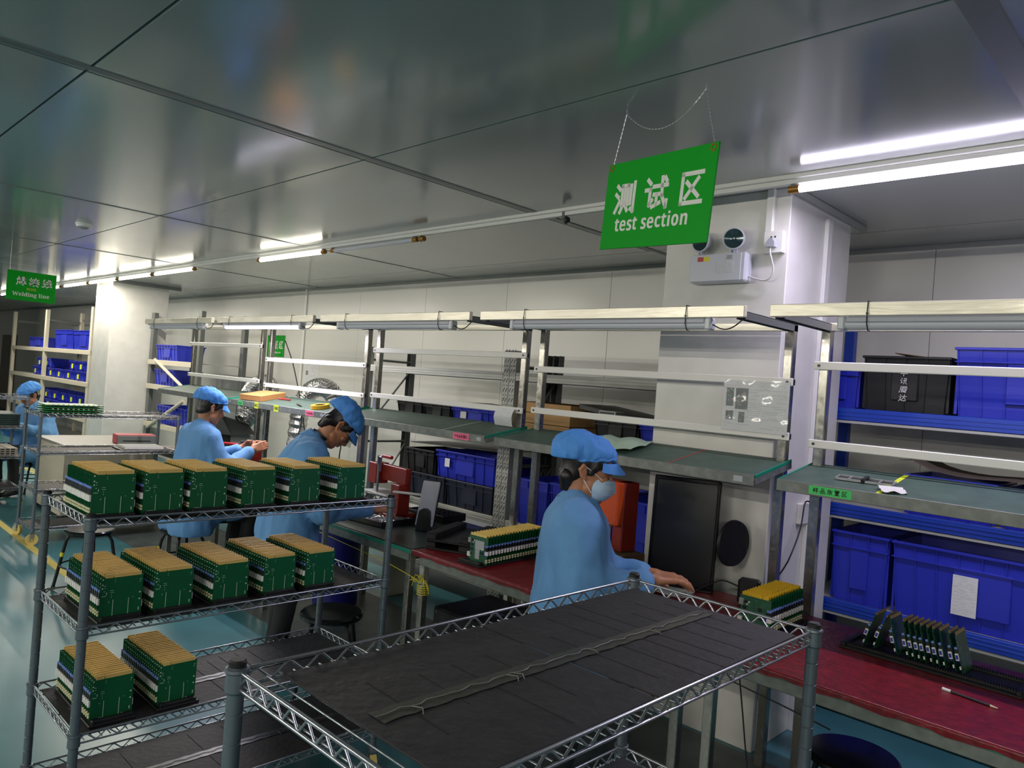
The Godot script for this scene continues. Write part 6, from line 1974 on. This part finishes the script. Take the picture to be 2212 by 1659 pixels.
	part(cbx, "flap_seam", BX(-0.171, 0.171, 0.045, 0.0465, 0.1302, 0.1306), M.carddark)
	var tp := thing("tape_roll", "yellow tape roll lying on the shelf left of the stooping person's cap", "tape roll", shelf_point(-5.34, 0.3, 0.0))
	tp.rotation.x = 0.17
	var tm := MB.new()
	tm.lathe([Vector2(0.045, 0.0), Vector2(0.075, 0.0), Vector2(0.075, 0.03), Vector2(0.045, 0.03), Vector2(0.045, 0.0)], 32)
	part(tp, "tape", tm, std(C8(232, 176, 34), 0.45))
	var cr := MB.new()
	cr.lathe([Vector2(0.04, 0.001), Vector2(0.045, 0.001), Vector2(0.045, 0.029), Vector2(0.04, 0.029), Vector2(0.04, 0.001)], 32)
	part(tp, "core", cr, M.carddark)
	var kn := thing("hand_tool", "dark grey utility knife on the shelf beside the tape roll", "knife", shelf_point(-5.68, 0.3, 0.008), -0.35)
	part(kn, "handle", BX(-0.075, 0.06, -0.006, 0.006, -0.011, 0.011, 0.004), M.chip)
	part(kn, "blade", BX(0.06, 0.1, -0.002, 0.002, -0.008, 0.008), M.silver)
	var pl := thing("hand_tool", "red handled hook tool on the shelf right of the cardboard box", "tool", shelf_point(-6.1, 0.55, 0.009), 0.12)
	var ph := MB.new()
	ph.tube([Vector3(-0.07, 0, 0.012), Vector3(-0.06, 0, -0.005), Vector3(-0.03, 0, -0.01), Vector3(0.07, 0, -0.01)], 0.007, 8)
	part(pl, "handle", ph, M.redplast)
	# exhaust hood and foil duct beside the seated man
	var ho := thing("exhaust_hood", "dark sheet metal hood on a post beside the seated young man", "hood", Vector3(-7.25, 0, -3.3))
	var hm := MB.new()
	hm.prism(PackedVector2Array([Vector2(-0.33, 1.22), Vector2(0.05, 1.22), Vector2(0.3, 1.05), Vector2(-0.22, 1.03)]), -0.02, 0.0)
	hm.quad(Vector3(-0.33, 1.22, -0.02), Vector3(0.05, 1.22, -0.02), Vector3(0.02, 1.14, -0.3), Vector3(-0.25, 1.14, -0.3), Vector3(0, 1, -0.3))
	hm.quad(Vector3(0.05, 1.22, -0.02), Vector3(0.3, 1.05, -0.02), Vector3(0.2, 1.05, -0.3), Vector3(0.02, 1.14, -0.3), Vector3(1, 0.5, 0))
	part(ho, "canopy", hm, M.hood)
	part(ho, "back_plate", BX(-0.22, 0.26, TOP, 1.04, -0.26, -0.24, 0.002), M.greyplast)
	part(ho, "side_plate", BX(-0.235, -0.22, TOP, 1.04, -0.26, -0.05, 0.002), M.hood)
	var du := MB.new()
	var dp := smooth([Vector3(-7.25, 1.16, -3.55), Vector3(-7.3, 1.35, -3.75), Vector3(-7.5, 1.5, -3.95), Vector3(-7.75, 1.55, -4.0), Vector3(-8.0, 1.45, -4.0), Vector3(-8.1, 1.2, -4.0), Vector3(-8.1, 0.0, -4.0)], 8)
	var dq := []
	for i in dp.size(): dq.append(dp[i])
	var mb2 := MB.new()
	for i in dq.size() - 1:
		var a: Vector3 = dq[i]
		var b: Vector3 = dq[i + 1]
		mb2.lathe([Vector2(0.088, 0), Vector2(0.1, a.distance_to(b) * 0.5), Vector2(0.088, a.distance_to(b))], 18, Transform3D(mb2.frame(b - a), a))
	single("foil_duct", mb2, M.foil, "silver foil flexible duct curving behind the dark hood", "duct")
	var d2 := MB.new()
	var de := smooth([Vector3(-7.4, 0.0, -4.25), Vector3(-7.38, 1.1, -4.25), Vector3(-7.3, 1.45, -4.28), Vector3(-7.12, 1.56, -4.35), Vector3(-6.95, 1.45, -4.42), Vector3(-6.92, 1.0, -4.45)], 8)
	for i in de.size() - 1:
		var a: Vector3 = de[i]
		var b: Vector3 = de[i + 1]
		d2.lathe([Vector2(0.09, 0), Vector2(0.103, a.distance_to(b) * 0.5), Vector2(0.09, a.distance_to(b))], 18, Transform3D(d2.frame(b - a), a))
	single("foil_duct", d2, M.foil, "second silver foil duct behind the shelf posts right of the hood", "duct")
	# cables on the wall between the far benches
	for q2 in [[[-6.6, 2.0, -3.6], [-6.55, 1.7, -3.7], [-6.45, 1.2, -3.75], [-6.3, TOP + 0.005, -3.45], "black cable slanting down behind the shelf posts beside the foil duct"], [[-6.1, 1.3, -3.56], [-6.02, 1.1, -3.56], [-5.9, 0.95, -3.56], [-5.85, TOP + 0.006, -3.44], "black cable hanging under the shelf with the yellow notes"], [[-5.52, 1.22, -3.6], [-5.7, 1.1, -3.6], [-5.9, 0.98, -3.6], [-6.1, TOP + 0.006, -3.44], "black cable drooping left from the plug under the shelf"], [[-5.5, 1.2, -3.6], [-5.52, 1.05, -3.6], [-5.56, 0.95, -3.6], [-5.58, TOP + 0.006, -3.44], "black cable hanging straight down from the plug under the shelf"]]:
		var w := MB.new()
		var pp := []
		for i in 4: pp.append(Vector3(q2[i][0], q2[i][1], q2[i][2]))
		w.tube(smooth(pp, 5), 0.0055, 6)
		single("power_cable", w, M.cable, q2[4], "cable")
	var pgx := thing("power_plug", "black plug with cables on the panel under the tape roll shelf", "plug", Vector3(-5.5, 1.22, -3.6))
	part(pgx, "plug", BX(-0.03, 0.03, -0.02, 0.025, -0.03, 0.03, 0.01), M.black)
	# far tables at the left
	var wc := thing("cabinet", "low pale cabinet with dark top left of the loaded trolley's boards", "cabinet", Vector3(-9.12, 0, -2.75))
	part(wc, "body", BX(-0.5, 0.5, 0.04, 0.75, -0.5, 0.42, 0.005), M.beige)
	part(wc, "top", BX(-0.52, 0.52, 0.75, 0.78, -0.52, 0.44, 0.004), std(C8(140, 136, 128), 0.4))
	part(wc, "plinth", BX(-0.47, 0.47, 0, 0.04, -0.48, 0.4), M.black)
	single("cloth", sheet(Vector3(-8.15, TOP + 0.012, -2.75), 0.5, 0.3, 1.9), M.greenedge, "rumpled dark green cloth on the pale far table", "cloth")
	var wb := thing("paper_stack", "white booklet on a dark pad on the left background trolley", "booklet", Vector3(-7.86, 0.816, -2.8), 1.5)
	part(wb, "pad", BX(-0.22, 0.22, 0, 0.012, -0.18, 0.18, 0.002), M.chip)
	part(wb, "booklet", BX(-0.18, 0.18, 0.012, 0.04, -0.14, 0.14, 0.004), M.paper)
	var rb := thing("device_box", "red and grey slotted device box on the far table by the pillar", "device", Vector3(-8.75, 0.78, -3.05), 1.45)
	part(rb, "shell", BX(-0.2, 0.2, 0, 0.1, -0.12, 0.1, 0.006), std(C8(170, 60, 72), 0.5))
	part(rb, "front_panel", BX(-0.19, 0.19, 0.005, 0.09, 0.1, 0.106, 0.002), M.greyplast)
	part(rb, "slot", BX(-0.14, 0.14, 0.03, 0.04, 0.106, 0.1068), M.hole)
	var ch := thing("chair", "pale moulded chair back behind the seated young man", "chair", Vector3(-8.95, 0, -3.75), 0.6)
	var cp := []
	for j in 7:
		for i in 9:
			var fx2 := i / 8.0 - 0.5
			cp.append(Vector3(fx2 * 0.42 * (1.0 - 0.12 * j / 6.0), 0.55 + 0.4 * j / 6.0, 0.05 - 0.06 * fx2 * fx2 * 4.0 - 0.06 * j / 6.0))
	var cm2 := MB.new()
	cm2.grid(cp, 9, 0.02)
	part(ch, "backrest", cm2, M.beige)
	part(ch, "seat", BX(-0.2, 0.2, 0.42, 0.46, 0.05, 0.45, 0.015), M.beige)
	for sx in [-1, 1]:
		for sz in [0, 1]:
			var lg := MB.new()
			lg.tube([Vector3(sx * 0.17, 0.43, 0.1 + 0.3 * sz), Vector3(sx * 0.19, 0.0, 0.08 + 0.35 * sz)], 0.012, 8)
			part(ch, "leg", lg, M.chrome)
	# under the tables
	var sv := thing("computer_case", "black computer case lying under the red table left of the masked woman", "computer", Vector3(-2.98, 0, -3.1), 0.0)
	part(sv, "case", BX(-0.32, 0.28, 0.0, 0.42, -0.22, 0.23, 0.006), M.black)
	part(sv, "front_panel", BX(-0.315, 0.275, 0.01, 0.41, 0.23, 0.236, 0.002), M.chip)
	for k in 3: part(sv, "screw", BX(-0.3 + 0.003 * k, -0.294 + 0.003 * k, [0.3, 0.32, 0.39][k], [0.306, 0.326, 0.396][k], 0.236, 0.238), M.silver)
	part(sv, "sticker", BX(-0.05, 0.03, 0.42, 0.4208, 0.0, 0.06), std(C8(70, 70, 120), 0.5))
	var bk := thing("bucket", "dark blue drum under the middle table behind the stooping person", "drum", Vector3(-4.75, 0, -3.15))
	var bm := MB.new()
	bm.lathe([Vector2(0, 0.0), Vector2(0.15, 0.0), Vector2(0.165, 0.03), Vector2(0.165, 0.3), Vector2(0.172, 0.31), Vector2(0.165, 0.33), Vector2(0.165, 0.6), Vector2(0.14, 0.64), Vector2(0, 0.64)], 28)
	part(bk, "drum", bm, std(C8(22, 24, 110), 0.35))
	var sh := thing("lower_shelf", "pale lower shelf board under the middle table with blue bins", "shelf", Vector3(-4.2, 0.5, -3.72))
	part(sh, "board", BX(-0.6, 0.85, 0, 0.05, -0.14, 0.14, 0.003), M.beige)
	for x in [-0.55, 0.8]: part(sh, "leg", BX(x - 0.02, x + 0.02, -0.5, 0, -0.1, 0.1, 0.003), M.beige)
	bin("storage_crate", "flat blue tray under the dark middle table, left", -4.7, -4.15, 0.552, 0.09, -3.6, 0.24, M.binblue)
	bin("storage_crate", "flat blue tray under the dark middle table, right beside the twin legs", -4.1, -3.4, 0.552, 0.09, -3.6, 0.24, M.binblue)
	var yw := MB.new()
	for k in 9:
		var a := TAU * k / 9.0
		yw.tube(smooth([Vector3(-3.16, 0.62, FZ - 0.02), Vector3(-3.16 + 0.05 * cos(a), 0.64 + 0.02 * sin(a * 2.0), FZ + 0.02 * sin(a)), Vector3(-3.16 + 0.08 * cos(a), 0.6 + 0.05 * sin(a), FZ + 0.03 * sin(a))], 3), 0.0022, 5)
	for k in 5: yw.tube(ring(Vector3(-3.175, 0.55 + 0.012 * k, FZ - 0.04), 0.034), 0.0024, 5)
	yw.tube(smooth([Vector3(-3.18, 0.63, FZ), Vector3(-3.5, 0.66, FZ - 0.01), Vector3(-3.9, 0.68, FZ - 0.01), Vector3(-4.3, 0.7, FZ - 0.01)], 5), 0.0022, 5)
	single("yellow_string", yw, M.yellow, "yellow string tied round the table leg left of the masked woman", "string")
	var bw := MB.new()
	bw.tube(smooth([Vector3(-1.32, 0.68, FZ - 0.03), Vector3(-1.1, 0.66, FZ - 0.02), Vector3(-0.95, 0.64, FZ - 0.02)], 5), 0.003, 5)
	bw.tube(smooth([Vector3(-1.34, 0.68, -2.75), Vector3(-1.3, 0.45, -2.75), Vector3(-1.27, 0.3, -2.73), Vector3(-1.33, 0.15, -2.75)], 5), 0.003, 5)
	single("black_cable", bw, M.cable, "thin black cable dangling under the right red tables", "cable")
func ring(c: Vector3, r: float) -> Array:
	var q := []
	for i in 13: q.append(c + Vector3(r * cos(TAU * i / 12.0), 0.002 * sin(i * 2.0), r * sin(TAU * i / 12.0)))
	return q
func smooth(p: Array, n: int) -> Array:
	var out := []
	for i in p.size() - 1:
		var a: Vector3 = p[maxi(i - 1, 0)]
		var b: Vector3 = p[i]
		var c: Vector3 = p[i + 1]
		var d: Vector3 = p[mini(i + 2, p.size() - 1)]
		for k in n: out.append(b.cubic_interpolate(c, a, d, float(k) / n))
	out.append(p[p.size() - 1])
	return out
func sheet(c: Vector3, w: float, d: float, turn: float, tilt := 0.0) -> MB:
	var m := MB.new()
	var pts := []
	var b := Basis(Vector3.UP, turn) * Basis(Vector3.RIGHT, -tilt)
	for j in 7:
		for i in 9:
			var x := (i / 8.0 - 0.5) * w
			var z := (j / 6.0 - 0.5) * d
			pts.append(c + b * Vector3(x, 0.006 * sin(i * 1.3 + j) * sin(j * 0.9), z))
	m.grid(pts, 9, 0.0012)
	return m
func tray_mesh(w: float, d: float, h: float) -> MB:
	var m := MB.new()
	m.bb(-w / 2, w / 2, 0, 0.006, -d / 2, d / 2, 0.002)
	for s in [-1.0, 1.0]:
		m.bb(s * (w / 2 - 0.004) - 0.004, s * (w / 2 - 0.004) + 0.004, 0.004, h, -d / 2, d / 2, 0.002)
		m.bb(-w / 2, w / 2, 0.004, h, s * (d / 2 - 0.004) - 0.004, s * (d / 2 - 0.004) + 0.004, 0.002)
	return m
# ---------------------------------------------------------------- the scene
const TUBE := 2.2
const REAR := 2.4
func _ready() -> void:
	var cam := Camera3D.new()
	cam.name = "camera"
	add_child(cam)
	var yw := 0.773944165
	var pi := 0.00243731113
	var ro := -0.075310816
	var fwd := Vector3(-sin(yw) * cos(pi), sin(pi), -cos(yw) * cos(pi))
	var right := Vector3(cos(yw), 0, -sin(yw))
	var down := fwd.cross(right)
	var r2 := right * cos(ro) + down * sin(ro)
	var d2 := right * -sin(ro) + down * cos(ro)
	cam.transform = Transform3D(Basis(r2, -d2, -fwd), Vector3(0, 1.73, 0))
	cam.fov = 54.345895
	cam.near = 0.05
	cam.far = 80.0
	cam.current = true
	var we := WorldEnvironment.new()
	we.name = "world"
	var e := Environment.new()
	e.background_mode = Environment.BG_COLOR
	e.background_color = Color(0.02, 0.02, 0.02)
	e.tonemap_mode = Environment.TONE_MAPPER_LINEAR
	e.tonemap_exposure = 1.1
	e.sdfgi_enabled = true
	e.ssao_enabled = true
	e.ssil_enabled = true
	we.environment = e
	add_child(we)
	make_materials()
	build_room()
	build_ceiling_lights()
	build_signs()
	build_benches()
	build_bench_papers()
	build_racks()
	build_trolleys()
	build_people()
	build_props()
